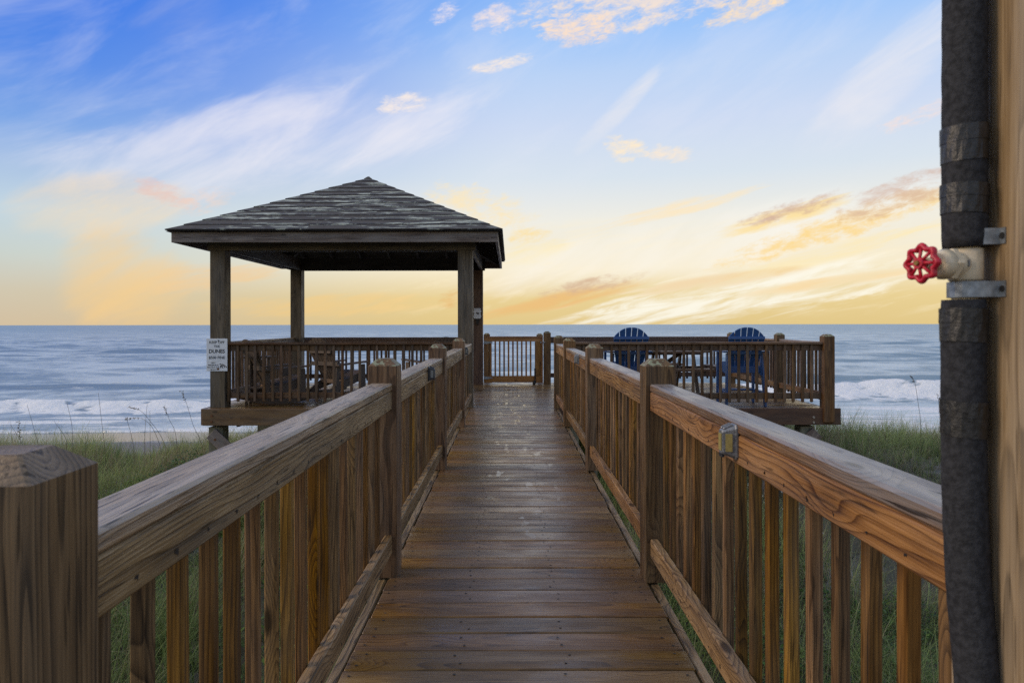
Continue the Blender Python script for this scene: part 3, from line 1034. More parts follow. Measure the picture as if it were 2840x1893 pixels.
# gazebo railings
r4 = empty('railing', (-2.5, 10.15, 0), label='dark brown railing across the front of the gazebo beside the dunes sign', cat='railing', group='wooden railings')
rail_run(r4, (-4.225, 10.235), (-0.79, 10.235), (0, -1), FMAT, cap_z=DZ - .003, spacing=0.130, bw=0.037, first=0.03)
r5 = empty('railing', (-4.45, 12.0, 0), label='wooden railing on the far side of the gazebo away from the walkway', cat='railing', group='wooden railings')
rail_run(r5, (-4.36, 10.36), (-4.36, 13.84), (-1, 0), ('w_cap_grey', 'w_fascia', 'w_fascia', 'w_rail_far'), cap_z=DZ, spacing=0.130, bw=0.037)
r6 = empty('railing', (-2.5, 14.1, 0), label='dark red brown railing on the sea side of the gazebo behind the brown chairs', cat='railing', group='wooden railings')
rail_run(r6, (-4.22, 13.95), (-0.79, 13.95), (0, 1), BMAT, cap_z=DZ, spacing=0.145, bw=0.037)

# ------------------------------------------------------------------ gazebo
GX0, GX1, GY0, GY1 = -4.46, -0.563, 10.13, 14.05
gz_ = empty('gazebo', (-2.51, 12.09, 0), label='open gazebo with pyramid roof of lichen streaked planks on four thick posts', cat='gazebo')
gl = Vector((-2.51, 12.09, 0))


def G(x, y, z):
    return Vector((x, y, z)) - gl


for (x, y) in ((GX0 + .11, GY0 + .11), (GX1 - .11, GY0 + .11), (GX0 + .11, GY1 - .11), (GX1 - .11, GY1 - .11)):
    q = G(x, y, 0)
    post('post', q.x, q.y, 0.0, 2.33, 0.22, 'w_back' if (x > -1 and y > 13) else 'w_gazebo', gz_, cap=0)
ZB = 2.33
for yb_, nm in ((GY0 + .03, 1), (GY0 + .19, 0), (GY1 - .03, 1), (GY1 - .19, 0)):
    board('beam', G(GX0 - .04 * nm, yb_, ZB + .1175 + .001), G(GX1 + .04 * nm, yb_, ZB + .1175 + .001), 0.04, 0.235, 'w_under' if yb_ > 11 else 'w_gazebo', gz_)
for xb_ in (GX0 + .03, GX0 + .19, GX1 - .19, GX1 - .03):
    board('beam', G(xb_, GY0 + .052, ZB + .1175 + .001), G(xb_, GY1 - .052, ZB + .1175 + .001), 0.04, 0.235, 'w_gazebo', gz_)
# angled knee piece under the right eave
OV = 0.383
EX0, EX1, EY0, EY1 = GX0 - OV, GX1 + OV, GY0 - OV, GY1 + OV
ZE0, ZE1 = 2.405, 2.553
for a, c in (((EX0, EY0), (EX1, EY0)), ((EX1, EY0), (EX1, EY1)), ((EX1, EY1), (EX0, EY1)), ((EX0, EY1), (EX0, EY0))):
    dirx = Vector((c[0] - a[0], c[1] - a[1], 0)).normalized()
    inn = Vector((-dirx.y, dirx.x, 0)) * 0.019
    sh = dirx * (0.0 if abs(dirx.x) > .5 else 0.0385)
    board('fascia_board', G(a[0], a[1], (ZE0 + ZE1) / 2) + inn + sh, G(c[0], c[1], (ZE0 + ZE1) / 2) + inn - sh, 0.038, ZE1 - ZE0, 'w_fascia', gz_, bev=.003)
APEX = Vector((-2.51, 12.09, 3.80))
ro = 0.055
RX0, RX1, RY0, RY1 = EX0 - ro, EX1 + ro, EY0 - ro, EY1 + ro
ZR = 2.560
roof = empty('roof', (0, 0, 0))
roof.parent = gz_
NC = 13
corners = [Vector((RX0, RY0, ZR)), Vector((RX1, RY0, ZR)), Vector((RX1, RY1, ZR)), Vector((RX0, RY1, ZR))]
for f in range(4):
    A, B = corners[f], corners[(f + 1) % 4]
    ex = (B - A).normalized()
    mid = (A + B) / 2
    up = APEX - mid
    SL = up.length
    up.normalize()
    nrm = ex.cross(up).normalized()
    half = (B - A).length / 2
    for c in range(NC):
        s0, s1 = SL * c / NC, min(SL * (c + 1) / NC + 0.028, SL)
        w0 = half * (1 - s0 / SL) + random.uniform(-.004, .006)
        w1 = half * (1 - s1 / SL) + .002
        hgt_ = s1 - s0
        th = 0.017
        pieces = [(-1.0, 1.0)]
        if c < 9 and f == 0:
            kx = random.uniform(-.45, .45)
            pieces = [(-1.0, kx), (kx, 1.0)]
        for (ka, kb) in pieces:
            bm = bmesh.new()
            e = 0.0015 if len(pieces) > 1 else 0
            # every plank leans out a little at its lower edge (lapped)
            pts = []
            for z0_, z1_ in ((0.015, 0.001), (0.015 + th, 0.001 + th)):
                xa0 = -w0 if ka == -1 else ka * half * 0.5 + e
                xb0 = w0 if kb == 1 else kb * half * 0.5 - e
                xa1 = -w1 if ka == -1 else ka * half * 0.5 + e
                xb1 = w1 if kb == 1 else kb * half * 0.5 - e
                xa1, xb1 = max(xa1, -w1), min(xb1, w1)
                pts.append([(xa0, 0, z0_), (xb0, 0, z0_), (xb1, hgt_, z1_), (xa1, hgt_, z1_)])
            lo = [bm.verts.new(q) for q in pts[0]]
            hi_ = [bm.verts.new(q) for q in pts[1]]
            bm.faces.new(lo[::-1])
            bm.faces.new(hi_)
            for i in range(4):
                bm.faces.new((lo[i], lo[(i + 1) % 4], hi_[(i + 1) % 4], hi_[i]))
            me = from_bm(bm)
            m = basis(mid + up * s0 - gl, ex, up)
            mesh_obj('roof_plank', me, 'w_roof', roof, mtx=m)
# roof sheathing seen from below
bm = bmesh.new()
vs = [bm.verts.new(c - gl + Vector((0, 0, -.004))) for c in corners]
va = bm.verts.new(APEX - gl + Vector((0, 0, -.004)))
for i in range(4):
    bm.faces.new((vs[i], vs[(i + 1) % 4], va))
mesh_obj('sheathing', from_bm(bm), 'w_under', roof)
for f in range(4):
    A, B = corners[f] * 1.0, corners[(f + 1) % 4] * 1.0
    ex = (B - A).normalized()
    n = 8
    L = (B - A).length
    for i in range(1, n):
        t = i / n
        base = A + ex * L * t
        inn = (APEX - (A + B) / 2)
        reach = min(t, 1 - t) * 2
        e0 = base + inn * 0.05
        e1 = base + inn * max(reach - 0.03, .12)
        dz_ = Vector((0, 0, -0.075))
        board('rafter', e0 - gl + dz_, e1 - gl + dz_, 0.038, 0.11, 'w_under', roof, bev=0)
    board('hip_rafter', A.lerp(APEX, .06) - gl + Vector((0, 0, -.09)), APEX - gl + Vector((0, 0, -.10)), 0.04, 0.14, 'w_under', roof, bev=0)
mesh_obj('ridge_cap', cyl_mesh(0.10, 0.02, 0.05, 4, False), 'w_roof', roof, mtx=Matrix.Translation(APEX - gl + Vector((0, 0, -.005))) @ Matrix.Rotation(R(45), 4, 'Z'))


# ------------------------------------------------------------------ signs
def text_mesh(s, size, bold=0.0):
    cu = bpy.data.curves.new('t', 'FONT')
    cu.body = s
    cu.size = size
    cu.align_x = 'CENTER'
    cu.align_y = 'CENTER'
    cu.offset = bold
    cu.extrude = 0.0004
    cu.resolution_u = 3
    o = bpy.data.objects.new('t', cu)
    COL.objects.link(o)
    dg = bpy.context.evaluated_depsgraph_get()
    me = bpy.data.meshes.new_from_object(o.evaluated_get(dg))
    bpy.data.objects.remove(o)
    bpy.data.curves.remove(cu)
    return me


SGM = Matrix(((1, 0, 0, 0), (0, 0, -1, 0), (0, 1, 0, 0), (0, 0, 0, 1)))       # text plane -> facing -Y
sg = empty('sign', (-4.355, 10.126, 0.784), label='white sign reading KEEP OFF THE DUNES on the gazebo post', cat='sign')
board('panel', (-.155, -.002, 0), (.155, -.002, 0), 0.003, 0.482, 'sign_white', sg, bev=0.001)


def fit_text(s, width, zc, parent, mat, bold=.0007, size=None, x=0.0, yoff=-.0046, hscale=1.0):
    me = text_mesh(s, 0.05, bold)
    xsn = [v.co.x for v in me.vertices]
    ysn = [v.co.y for v in me.vertices]
    k_ = width / (max(xsn) - min(xsn))
    cx, cy = (max(xsn) + min(xsn)) / 2, (max(ysn) + min(ysn)) / 2
    for v in me.vertices:
        v.co.x = (v.co.x - cx) * k_
        v.co.y = (v.co.y - cy) * k_ * hscale
    return mesh_obj('lettering', me, mat, parent, mtx=Matrix.Translation((x, yoff, zc)) @ SGM)


# sign rows: z measured from panel centre, panel 0.482 tall = 392 zoom units
zz_ = lambda v: (0.5 - (v - 68) / 396.0) * 0.482
xx_ = lambda v: ((v - 42) / 254.0 - 0.5) * 0.310
fit_text('KEEP OFF', 0.224, zz_(113), sg, 'sign_ink')
fit_text('THE', 0.090, zz_(163), sg, 'sign_ink', bold=.0008)
fit_text('DUNES', 0.236, zz_(222), sg, 'sign_ink', bold=.0014, hscale=1.02)
fit_text('$500 FINE', 0.240, zz_(301), sg, 'sign_ink', bold=.0010)
fit_text('HELP', 0.065, zz_(363), sg, 'sign_ink', bold=.0006, x=xx_(125))
fit_text('PRESERVE &', 0.153, zz_(391), sg, 'sign_ink', bold=.0006, x=xx_(125))
fit_text('PROTECT OUR', 0.178, zz_(418), sg, 'sign_ink', bold=.0006, x=xx_(126))
fit_text('BEACH', 0.086, zz_(445), sg, 'sign_ink', bold=.0006, x=xx_(126))
for zc, w_ in ((zz_(266), .15), (zz_(335), .15)):
    board('rule_line', (-w_ / 2, -.0046, zc), (w_ / 2, -.0046, zc), 0.0006, 0.0016, 'sign_grey', sg, bev=0)
# turtle drawing
tm = lambda pts: [((xx_(a)), zz_(b_)) for a, b_ in pts]
tp = [('turtle_shell', [(216, 380), (236, 376), (256, 383), (272, 396), (280, 408), (262, 410), (240, 404), (222, 394)]),
      ('turtle_head', [(200, 372), (208, 370), (217, 376), (220, 386), (210, 386), (202, 380)]),
      ('turtle_flipper', [(222, 392), (236, 402), (240, 418), (248, 434), (238, 430), (226, 414), (218, 400)]),
      ('turtle_flipper', [(208, 392), (216, 396), (220, 412), (216, 430), (208, 424), (208, 408)]),
      ('turtle_flipper', [(274, 402), (284, 408), (294, 420), (288, 426), (276, 414)]),
      ('turtle_flipper', [(256, 410), (266, 411), (264, 424), (256, 420)])]
for nm, poly in tp:
    prism_obj(nm, tm(poly)[::-1], 0.001, Matrix.Translation((0, -.0042, 0)) @ SGM, 'ink_grey' if nm == 'turtle_shell' else 'sign_ink', sg)
for (vx, vz, c1) in ((187, 93, 'black_iron'), (182, 442, 'rust')):
    cyl('screw', (xx_(vx), -.003, zz_(vz)), (xx_(vx), -.0075, zz_(vz)), 0.010, c1, sg, n=10)
prism_obj('rust_stain', tm([(166, 430), (196, 428), (200, 444), (188, 452), (172, 452)])[::-1], 0.0007, Matrix.Translation((0, -.0041, 0)) @ SGM, 'rust', sg)

bx = empty('weatherproof_box', (-0.672, 13.838, 1.335), label='small white latched box with a dog picture on the gazebo post by the gate', cat='box')
board('body', (-.064, -.035, .108), (.064, -.035, .108), 0.07, 0.20, 'box_white', bx, bev=0.008)
board('lid_rim', (-.066, -.052, .205), (.066, -.052, .205), 0.036, 0.03, 'box_white', bx, bev=0.004)
for sx in (-1, 1):
    for z in (.155, .055):
        board('latch', (sx * .062, -.05, z), (sx * .078, -.05, z), 0.03, 0.032, 'box_white', bx, bev=0.003)
dog = [(-30, 4), (-26, 12), (-20, 16), (-14, 18), (-10, 26), (-4, 24), (2, 18), (10, 14), (22, 13), (34, 16), (38, 12), (34, 8), (34, -2), (38, -18), (33, -18),
       (29, -4), (24, -2), (22, -18), (18, -18), (17, -1), (6, -3), (4, -22), (0, -22), (-1, -2), (-10, 0), (-22, -10), (-26, -6), (-16, 4)]
bm = bmesh.new()
vs = [bm.verts.new((a * .00105, -.0712, .115 + b_ * .00105)) for a, b_ in dog]
fc = bm.faces.new(vs)
bmesh.ops.triangulate(bm, faces=[fc])
mesh_obj('dog_picture', from_bm(bm), 'sign_ink', bx)
board('caption_line', (-.034, -.0712, .062), (.034, -.0712, .062), 0.0008, 0.006, 'sign_grey', bx, bev=0)
prism_obj('spout', [(-.04, 0), (.045, 0), (.03, -.05), (.02, -.12), (-.012, -.12), (-.025, -.05)], 0.05, Matrix.Translation((0, -.03, .007)) @ SGM, 'black_iron', bx)

# ------------------------------------------------------------------ gate
gt = empty('gate', (0.05, 13.96, 0.04), label='orange wooden picket gate at the sea end of the walkway', cat='gate')
go = Vector((0.05, 13.96, 0.04))
gx0, gx1 = -0.548, 0.655


def gp_(x, z, y=13.96):
    return Vector((x, y, z)) - go


board('top_rail', gp_(gx0, .93), gp_(gx1, .93), 0.038, 0.10, 'w_gate', gt)
board('cap_rail', gp_(gx0, .971, 13.955), gp_(gx1, .971, 13.955), 0.07, 0.024, 'w_gate', gt)
board('bottom_rail', gp_(gx0, .11), gp_(gx1, .11), 0.038, 0.135, 'w_gate', gt)
board('stile', gp_(gx0 + .045, .18), gp_(gx0 + .045, .878), 0.09, 0.038, 'w_gate', gt, up=(0, 1, 0))
board('stile', gp_(gx1 - .09, .18), gp_(gx1 - .09, .878), 0.038, 0.14, 'w_gate', gt, up=(1, 0, 0))
board('stile', gp_(gx1 - .012, .05, 13.93), gp_(gx1 - .012, .975, 13.93), 0.06, 0.024, 'w_gate', gt, up=(1, 0, 0))
for i in range(10):
    x = (1361.3 + i * 12.24 - CX) * 13.96 / FPX
    board('picket', gp_(x, .178), gp_(x, .879), 0.034, 0.034, 'w_gate', gt, up=(0, 1, 0), bev=.003)
for z in (.86, .14):
    prism_obj('hinge', [(-.03, -.03), (-.03, .03), (.03, .028), (.16, .006), (.16, -.006), (.03, -.028)], 0.004, Matrix.Translation(gp_(gx0 + .03, z, 13.937)) @ SGM, 'galvanised', gt)
board('latch', gp_(.60, .86, 13.925), gp_(.70, .86, 13.925), 0.018, 0.03, 'galvanised', gt)
cyl('latch_ring', gp_(.69, .845, 13.90), gp_(.69, .875, 13.90), 0.012, 'steel', gt, n=10)
board('drop_bolt', gp_(.50, .02, 13.915), gp_(.495, .33, 13.925), 0.03, 0.03, 'black_iron', gt, up=(0, 1, 0))
cyl('bolt_foot', gp_(.475, -.03, 13.90), gp_(.475, .08, 13.90), 0.028, 'black_iron', gt, n=10)

# stairs to the beach beyond the gate
st = empty('beach_stairs', (0.05, 14.4, 0), label='wooden stair posts and treads going down to the beach past the gate', cat='stairs')
for i in range(8):
    board('tread', (-.62, .22 + i * .27, -.12 - i * .17), (.62, .22 + i * .27, -.12 - i * .17), 0.26, 0.038, 'w_deck', st)
for x in (-.60, .60):
    board('stringer', (x, .05, -.25), (x, 2.35, -1.62), 0.04, 0.24, 'w_beam', st)
post('post', -0.58, 0.85, -1.2, 2.235, 0.14, 'w_post', st)
post('post', 0.60, 0.85, -1.2, 2.225, 0.14, 'w_post', st)
for x in (-.58, .60):
    board('hand_rail', (x, .92, .86), (x, 2.5, -.12), 0.09, 0.038, 'w_rail_far', st)
    post('post', x, 2.5, -2.9, 2.9, 0.14, 'w_post', st)


# ------------------------------------------------------------------ adirondack chairs
def slat_poly(x0b, x1b, x0t, x1t, H, W_, drop, n=4):
    pts = [(x0b, 0), (x1b, 0)]
    for i in range(n + 1):
        x = x1t + (x0t - x1t) * i / n
        q = min(abs(x) / W_, 1.0)
        pts.append((x, H - drop * q ** 2.4))
    return pts


def tall_chair(loc, rz, label):
    t = empty('balcony_chair', loc, rz, label=label, cat='chair', group='tall blue chairs at the deck railing')
    mt_ = 'blue_poly'
    bw = .27
    for sx in (-1, 1):
        board('leg', (sx * .275, .29, 0), (sx * .275, .27, .80), 0.075, 0.03, mt_, t, up=(1, 0, 0))
        board('leg', (sx * .285, -.29, 0), (sx * .25, -.20, .79), 0.03, 0.085, mt_, t, up=(0, 1, 0))
        # arm: outline widening to the front
        prism_obj('armrest', [(-.06, -.33), (.05, -.33), (.075, .25), (.05, .36), (-.05, .36), (-.06, .2)] if sx > 0 else
                  [(-.05, -.33), (.06, -.33), (.06, .2), (.05, .36), (-.05, .36), (-.075, .25)], 0.024, Matrix.Translation((sx * .275, 0, .815)), mt_, t)
        board('side_rail', (sx * .245, .30, .57), (sx * .23, -.27, .52), 0.024, 0.12, mt_, t)
        board('side_stretcher', (sx * .27, .28, .19), (sx * .27, -.26, .19), 0.024, 0.06, mt_, t)
    board('foot_rest', (-.26, .30, .20), (.26, .30, .20), 0.09, 0.026, mt_, t)
    board('front_apron', (-.27, .285, .57), (.27, .285, .57), 0.024, 0.10, mt_, t)
    board('rear_apron', (-.245, -.235, .55), (.245, -.235, .55), 0.024, 0.105, mt_, t)
    for i in range(6):
        board('seat_slat', (-.25, .25 - i * .085, .635 - i * .010), (.25, .25 - i * .085, .635 - i * .010), 0.076, 0.022, mt_, t)
    th = R(16)
    m = basis(Vector((0, -.19, .56)), (1, 0, 0), (0, -math.sin(th), math.cos(th)))
    H = .645
    n = 6
    for i in range(n):
        f0, f1 = -1 + 2 * i / n, -1 + 2 * (i + 1) / n
        gp = .006
        prism_obj('back_slat', slat_poly(f0 * .20 + gp, f1 * .20 - gp, f0 * .272 + gp, f1 * .272 - gp, H, .272, .165), 0.02, m, mt_, t)
    for s_, hw in ((.49, .262), (.255, .24)):
        q = m @ Vector((0, s_, .024))
        q2 = m @ Vector((0, s_, -.022))
        z_ = q if q.y < q2.y else q2
        board('back_brace', z_ + Vector((-hw, 0, 0)), z_ + Vector((hw, 0, 0)), 0.024, 0.045, mt_, t)
    return t


tall_chair((1.775, 10.47, 0), R(3), 'tall blue slatted chair beside the walkway end of the deck railing')
tall_chair((3.52, 10.46, 0), R(-3), 'tall blue slatted chair nearer the corner post of the deck')


def rocker(loc, rz, label):
    t = empty('rocking_chair', loc, rz, label=label, cat='chair', group='brown rocking chairs in the gazebo')
    mt_ = 'brown_poly'
    for sx in (-1, 1):
        # curved runner
        top, bot = [], []
        for i in range(13):
            y = -.62 + 1.04 * i / 12
            zb = .10 * ((y + .02) / .62) ** 2
            bot.append((y, zb))
            top.append((y, zb + (.075 if 0 < i < 12 else .03)))
        prism_obj('runner', bot + top[::-1], 0.028, basis(Vector((sx * .275, 0, 0)), (0, 1, 0), (0, 0, 1)), mt_, t)
        board('leg', (sx * .305, .27, .05), (sx * .305, .25, .53), 0.12, 0.028, mt_, t, up=(1, 0, 0))
        prism_obj('armrest', [(-.06, -.36), (.055, -.36), (.08, .22), (.05, .40), (-.05, .40), (-.065, .2)] if sx > 0 else
                  [(-.055, -.36), (.06, -.36), (.065, .2), (.05, .40), (-.05, .40), (-.08, .22)], 0.024,
                  Matrix.Translation((sx * .31, 0, .555)) @ Matrix.Rotation(R(3), 4, 'X'), mt_, t)
        prism_obj('seat_side', [(.33, .38), (.33, .26), (-.42, .05), (-.46, .12), (-.20, .27)], 0.026, basis(Vector((sx * .245, 0, 0)), (0, 1, 0), (0, 0, 1)), mt_, t)
        board('rear_leg', (sx * .265, -.30, .09), (sx * .265, -.28, .55), 0.07, 0.026, mt_, t, up=(1, 0, 0))
    board('front_apron', (-.27, .335, .33), (.27, .335, .33), 0.024, 0.11, mt_, t)
    for i in range(6):
        y = .30 - i * .086
        z = .395 - i * .026
        board('seat_slat', (-.265, y, z), (.265, y, z), 0.078, 0.024, mt_, t, up=(0, -.29, .957))
    th = R(25)
    m = basis(Vector((0, -.17, .24)), (1, 0, 0), (0, -math.sin(th), math.cos(th)))
    H = .84
    n = 7
    for i in range(n):
        f0, f1 = -1 + 2 * i / n, -1 + 2 * (i + 1) / n
        gp = .005
        prism_obj('back_slat', slat_poly(f0 * .20 + gp, f1 * .20 - gp, f0 * .30 + gp, f1 * .30 - gp, H, .30, .17), 0.02, m, mt_, t)
    for s_, hw, mm in ((.02, .26, 'tan_poly'), (.36, .33, mt_), (.60, .27, mt_)):
        q = m @ Vector((0, s_, .024))
        q2 = m @ Vector((0, s_, -.024))
        z_ = q if q.y < q2.y else q2
        board('back_brace', z_ + Vector((-hw, 0, 0)), z_ + Vector((hw, 0, 0)), 0.026, 0.07, mm, t)
    return t


rocker((-3.70, 10.86, 0), R(-48), 'brown rocking chair turned sideways just behind the gazebo front railing')
rocker((-3.02, 12.05, 0), R(-33), 'brown fan back rocking chair facing the sea in the middle of the gazebo')
rocker((-1.52, 12.75, 0), R(42), 'brown rocking chair mostly hidden behind the walkway posts in the gazebo')

sd_t = empty('side_table', (-3.90, 10.62, 0), R(8), label='small dark side table between the rocking chair and the far gazebo railing', cat='table')
for i in range(4):
    board('top_slat', (-.20, -.15 + i * .1, .73), (.20, -.15 + i * .1, .73), 0.09, 0.024, 'brown_poly', sd_t)
for sx in (-1, 1):
    for sy in (-1, 1):
        board('leg', (sx * .17, sy * .14, 0), (sx * .16, sy * .13, .717), 0.055, 0.03, 'brown_poly', sd_t, up=(1, 0, 0))
board('shelf', (-.15, 0, .25), (.15, 0, .25), 0.22, 0.022, 'brown_poly', sd_t)

# ------------------------------------------------------------------ picnic table
pt = empty('picnic_table', (2.98, 12.55, 0), R(4), label='brown wooden picnic table with benches behind the blue chairs', cat='table')
for i in range(6):
    yv = -.50 + i * .2
    hw = .60 if abs(yv) < .25 else (.60 - (abs(yv) - .25) * 0.9)
    board('top_plank', (-hw, yv, .735), (hw, yv, .735), 0.192, 0.038, 'w_rail_far', pt)
for k_ in range(4):
    a = k_ * math.pi / 2
    m = Matrix.Rotation(a, 4, 'Z')
    for j in range(2):
        q0, q1 = m @ Vector((-.42, -.86 - j * .15 + .07, .445)), m @ Vector((.42, -.86 - j * .15 + .07, .445))
        board('bench_plank', q0, q1, 0.142, 0.038, 'w_rail_far', pt)
    for sx in (-1, 1):
        q0, q1 = m @ Vector((sx * .26, -.98, .40)), m @ Vector((sx * .26, -.02 if k_ % 2 else 0.0, .40))
        if k_ % 2 == 0:
            board('bench_support', q0, m @ Vector((sx * .26, -.28, .40)), 0.038, 0.09, 'w_rail_far', pt)
        else:
            board('bench_support', q0, m @ Vector((sx * .26, -.28, .40)), 0.038, 0.089, 'w_rail_far', pt)
        if k_ % 2 == 0:
            board('leg', m @ Vector((sx * .26, -.62, 0)), m @ Vector((sx * .26, -.34, .715)), 0.038, 0.09, 'w_rail_far', pt, up=(0, 0, 1) if True else (1, 0, 0))
board('brace', (-.30, -.05, .40), (.12, -.05, .70), 0.038, 0.07, 'w_rail_far', pt)
board('under_beam', (-.55, .0, .69), (.55, .0, .69), 0.06, 0.045, 'w_rail_far', pt)


# ------------------------------------------------------------------ solar rail lights
def rail_light(loc, facing, label, metal, lens):
    t = empty('rail_light', loc, 0 if facing < 0 else math.pi, label=label, cat='light', group='solar lights on the walkway railings')
    # local: looks along -X, width along Y, height along Z (wall at x=0)
    bm = bmesh.new()
    o0 = [(0, -.031, -.046), (0, .031, -.046), (0, .031, .046), (0, -.031, .046)]
    o00 = [(0, -.022, -.056), (0, .022, -.056), (0, .031, -.046), (0, .031, .046), (0, .022, .056), (0, -.022, .056), (0, -.031, .046), (0, -.031, -.046)]
    back = [(x - .006, y, z) for x, y, z in o00]
    mid_ = [(-.010, y * .93, z * .93) for x, y, z in o00]
    front = [(-.046, y * .66, z * .70) for x, y, z in o00]
    fr2 = [(-.050, y * .60, z * .64) for x, y, z in o00]
    loft(bm, [o00, back, mid_, front, fr2])
    mesh_obj('housing', from_bm(bm), metal, t)
    board('lens', (-.0512, 0, -.027), (-.0512, 0, .027), 0.028, 0.003, lens, t, bev=0, up=(1, 0, 0))
    for s in (-1, 1):
        n_ = Vector((-.20, s * 1.0, 0)).normalized()
        c = Vector((-.030, s * .0262, 0))
        tt = Vector((-1, -s * .26, 0)).normalized()
        board('lens', c + n_ * .0016 + Vector((0, 0, -.028)), c + n_ * .0016 + Vector((0, 0, .028)), .022, .003, lens, t, bev=0, up=tuple(n_))
    for yv in (-.012, .012):
        board('vent_rib', (-.012, yv, .054), (-.044, yv, .040), 0.010, 0.012, metal, t, bev=.003)
    board('drip_lip', (-.046, -.016, -.042), (-.046, .016, -.042), 0.008, 0.012, 'light_dark_metal', t, bev=0)
    t.scale = (.88, .88, .92)
    return t


rail_light((0.663, 2.015, 0.884), -1, 'grey rail light with yellow lens close to the insulated pipe end of the railing', 'light_grey_metal', 'light_lens')
rail_light((0.663, 6.62, 0.890), -1, 'small grey rail light farther along the orange brown railing', 'light_grey_metal', 'light_lens_dim')
rail_light((-0.575, 4.78, 0.885), 1, 'dark rail light on the greyed railing before the second full post', 'light_dark_metal', 'light_lens_dim')
rail_light((-0.575, 8.50, 0.895), 1, 'dark rail light on the greyed railing right beside the gazebo post', 'light_dark_metal', 'light_lens_dim')

# ------------------------------------------------------------------ tall post and insulated pipe
tp_ = mesh_obj('porch_post', post_mesh(4.2, 0.142, 'w_tall_post', cap=0), None, None, mtx=Matrix.Translation((0.712, 0.926, -0.4)) @ UPM)
tag(tp_, 'tall pale wooden porch post carrying the insulated pipe', 'post')

pp = empty('insulated_pipe', (0.6130, 0.918, 0.0), label='black foam wrapped water pipe with tape bands strapped to the tall post', cat='pipe')


def foam_tube(name, pts, r, mat, n=28, rough=0.00025, seed=0):
    dense = []
    for (a, b_) in zip(pts, pts[1:]):
        a, b_ = Vector(a), Vector(b_)
        m_ = max(2, int((b_ - a).length / 0.012))
        dense += [a.lerp(b_, i / m_) for i in range(m_)]
    dense.append(Vector(pts[-1]))
    rad = [r + (rough * math.sin(i * 1.3 + seed) + rough * random.uniform(-1, 1)) for i in range(len(dense))]
    rad[0] -= .0012
    rad[-1] -= .0012
    bm = bmesh.new()
    loft(bm, tube_rings(dense, rad, n))
    me = from_bm(bm)
    for p_ in me.polygons:
        p_.use_smooth = len(p_.vertices) == 4
    return mesh_obj(name, me, mat, pp)


FR = 0.0264
foam_tube('foam_sleeve', [(.001, 0, 3.2), (.0, 0, 1.9), (-.002, 0, 1.60), (-.0026, 0, 1.45), (-.0028, 0, 1.332)], FR, 'foam', seed=1)
foam_tube('foam_sleeve', [(-.004, 0, 1.262), (-.004, 0, 1.10), (-.003, 0, 1.0), (.002, 0, .88), (.008, -.006, .77), (.012, -.016, .62), (.014, -.03, 0.05)], FR, 'foam', seed=2)
for z0, z1, dr, dxx in ((1.446, 1.494, .0012, -.0026), (1.376, 1.416, .0014, -.0028), (1.205, 1.250, .0014, -.004), (1.080, 1.128, .0012, -.0036)):
    bm = bmesh.new()
    n = 28
    ring_ = lambda z, r: [(dxx + (r + .0004 * math.sin(3 * k_ + z * 90)) * math.cos(2 * math.pi * k_ / n), (r + .0004 * math.sin(3 * k_ + z * 90)) * math.sin(2 * math.pi * k_ / n), z + .0015 * math.sin(2 * math.pi * k_ / n + z0 * 40)) for k_ in range(n)]
    zm = z0 + (z1 - z0) * .55
    loft(bm, [ring_(z0, FR - .001), ring_(z0 + .0004, FR + dr), ring_(zm, FR + dr), ring_(zm + .0004, FR + dr + .0007), ring_(z1 - .0004, FR + dr + .0007), ring_(z1, FR - .001)])
    mesh_obj('tape_band', from_bm(bm), 'tape', pp)
cyl('pvc_pipe', (-.001, 0, 1.245), (-.001, 0, 1.36), 0.0165, 'pvc', pp, n=24)
AXv = Vector((-.95, -.31, 0)).normalized()
vc = Vector((-.001, 0, 1.309))
cyl('valve_body', (-.001, 0, 1.287), (-.001, 0, 1.331), 0.0205, 'pvc', pp, n=24, bev=.002)
cyl('valve_neck', vc + AXv * .005, vc + AXv * .030, 0.0175, 'pvc', pp, n=20)
cyl('bonnet_nut', vc + AXv * .027, vc + AXv * .038, 0.0225, 'pvc', pp, n=6, bev=.0015, smooth=False)
cyl('bonnet', vc + AXv * .038, vc + AXv * .052, 0.0205, 'pvc', pp, r1=.014, n=24)
cyl('stem', vc + AXv * .050, vc + AXv * .074, 0.0085, 'pvc', pp, r1=.0075, n=16)
board('size_mark', vc + AXv * .017 + Vector((.0055, -.0166, -.004)), vc + AXv * .017 + Vector((.0055, -.0166, .005)), .0016, .004, 'ink_grey', pp, bev=0)
wheel = empty('handwheel', (0, 0, 0))
wheel.parent = pp
wheel.matrix_local = Matrix.Translation(vc + AXv * .078) @ zto(AXv)
NS = 8
bm = bmesh.new()
N = 96
rings = []
for i in range(N):
    a = 2 * math.pi * i / N
    rr_ = 0.0212 + 0.0022 * math.cos(NS * a)
    c = Vector((rr_ * math.cos(a), rr_ * math.sin(a), -.001))
    er = Vector((math.cos(a), math.sin(a), 0))
    rings.append([c + er * (.0038 * math.cos(q)) + Vector((0, 0, .0048 * math.sin(q))) for q in [2 * math.pi * j / 10 for j in range(10)]])
loft(bm, rings + [rings[0]], False, False)
bmesh.ops.remove_doubles(bm, verts=bm.verts, dist=1e-6)
mesh_obj('rim', from_bm(bm, True), 'red_enamel', wheel)
bm = bmesh.new()
for k_ in range(NS):
    a = 2 * math.pi * (k_ + .0) / NS
    d = Vector((math.cos(a), math.sin(a), 0))
    loft(bm, tube_rings([d * .0045 + Vector((0, 0, .0035)), d * .011 + Vector((0, 0, .0018)), d * .020], [.0023, .0021, .0026], 8))
mesh_obj('spokes', from_bm(bm, True), 'red_enamel', wheel)
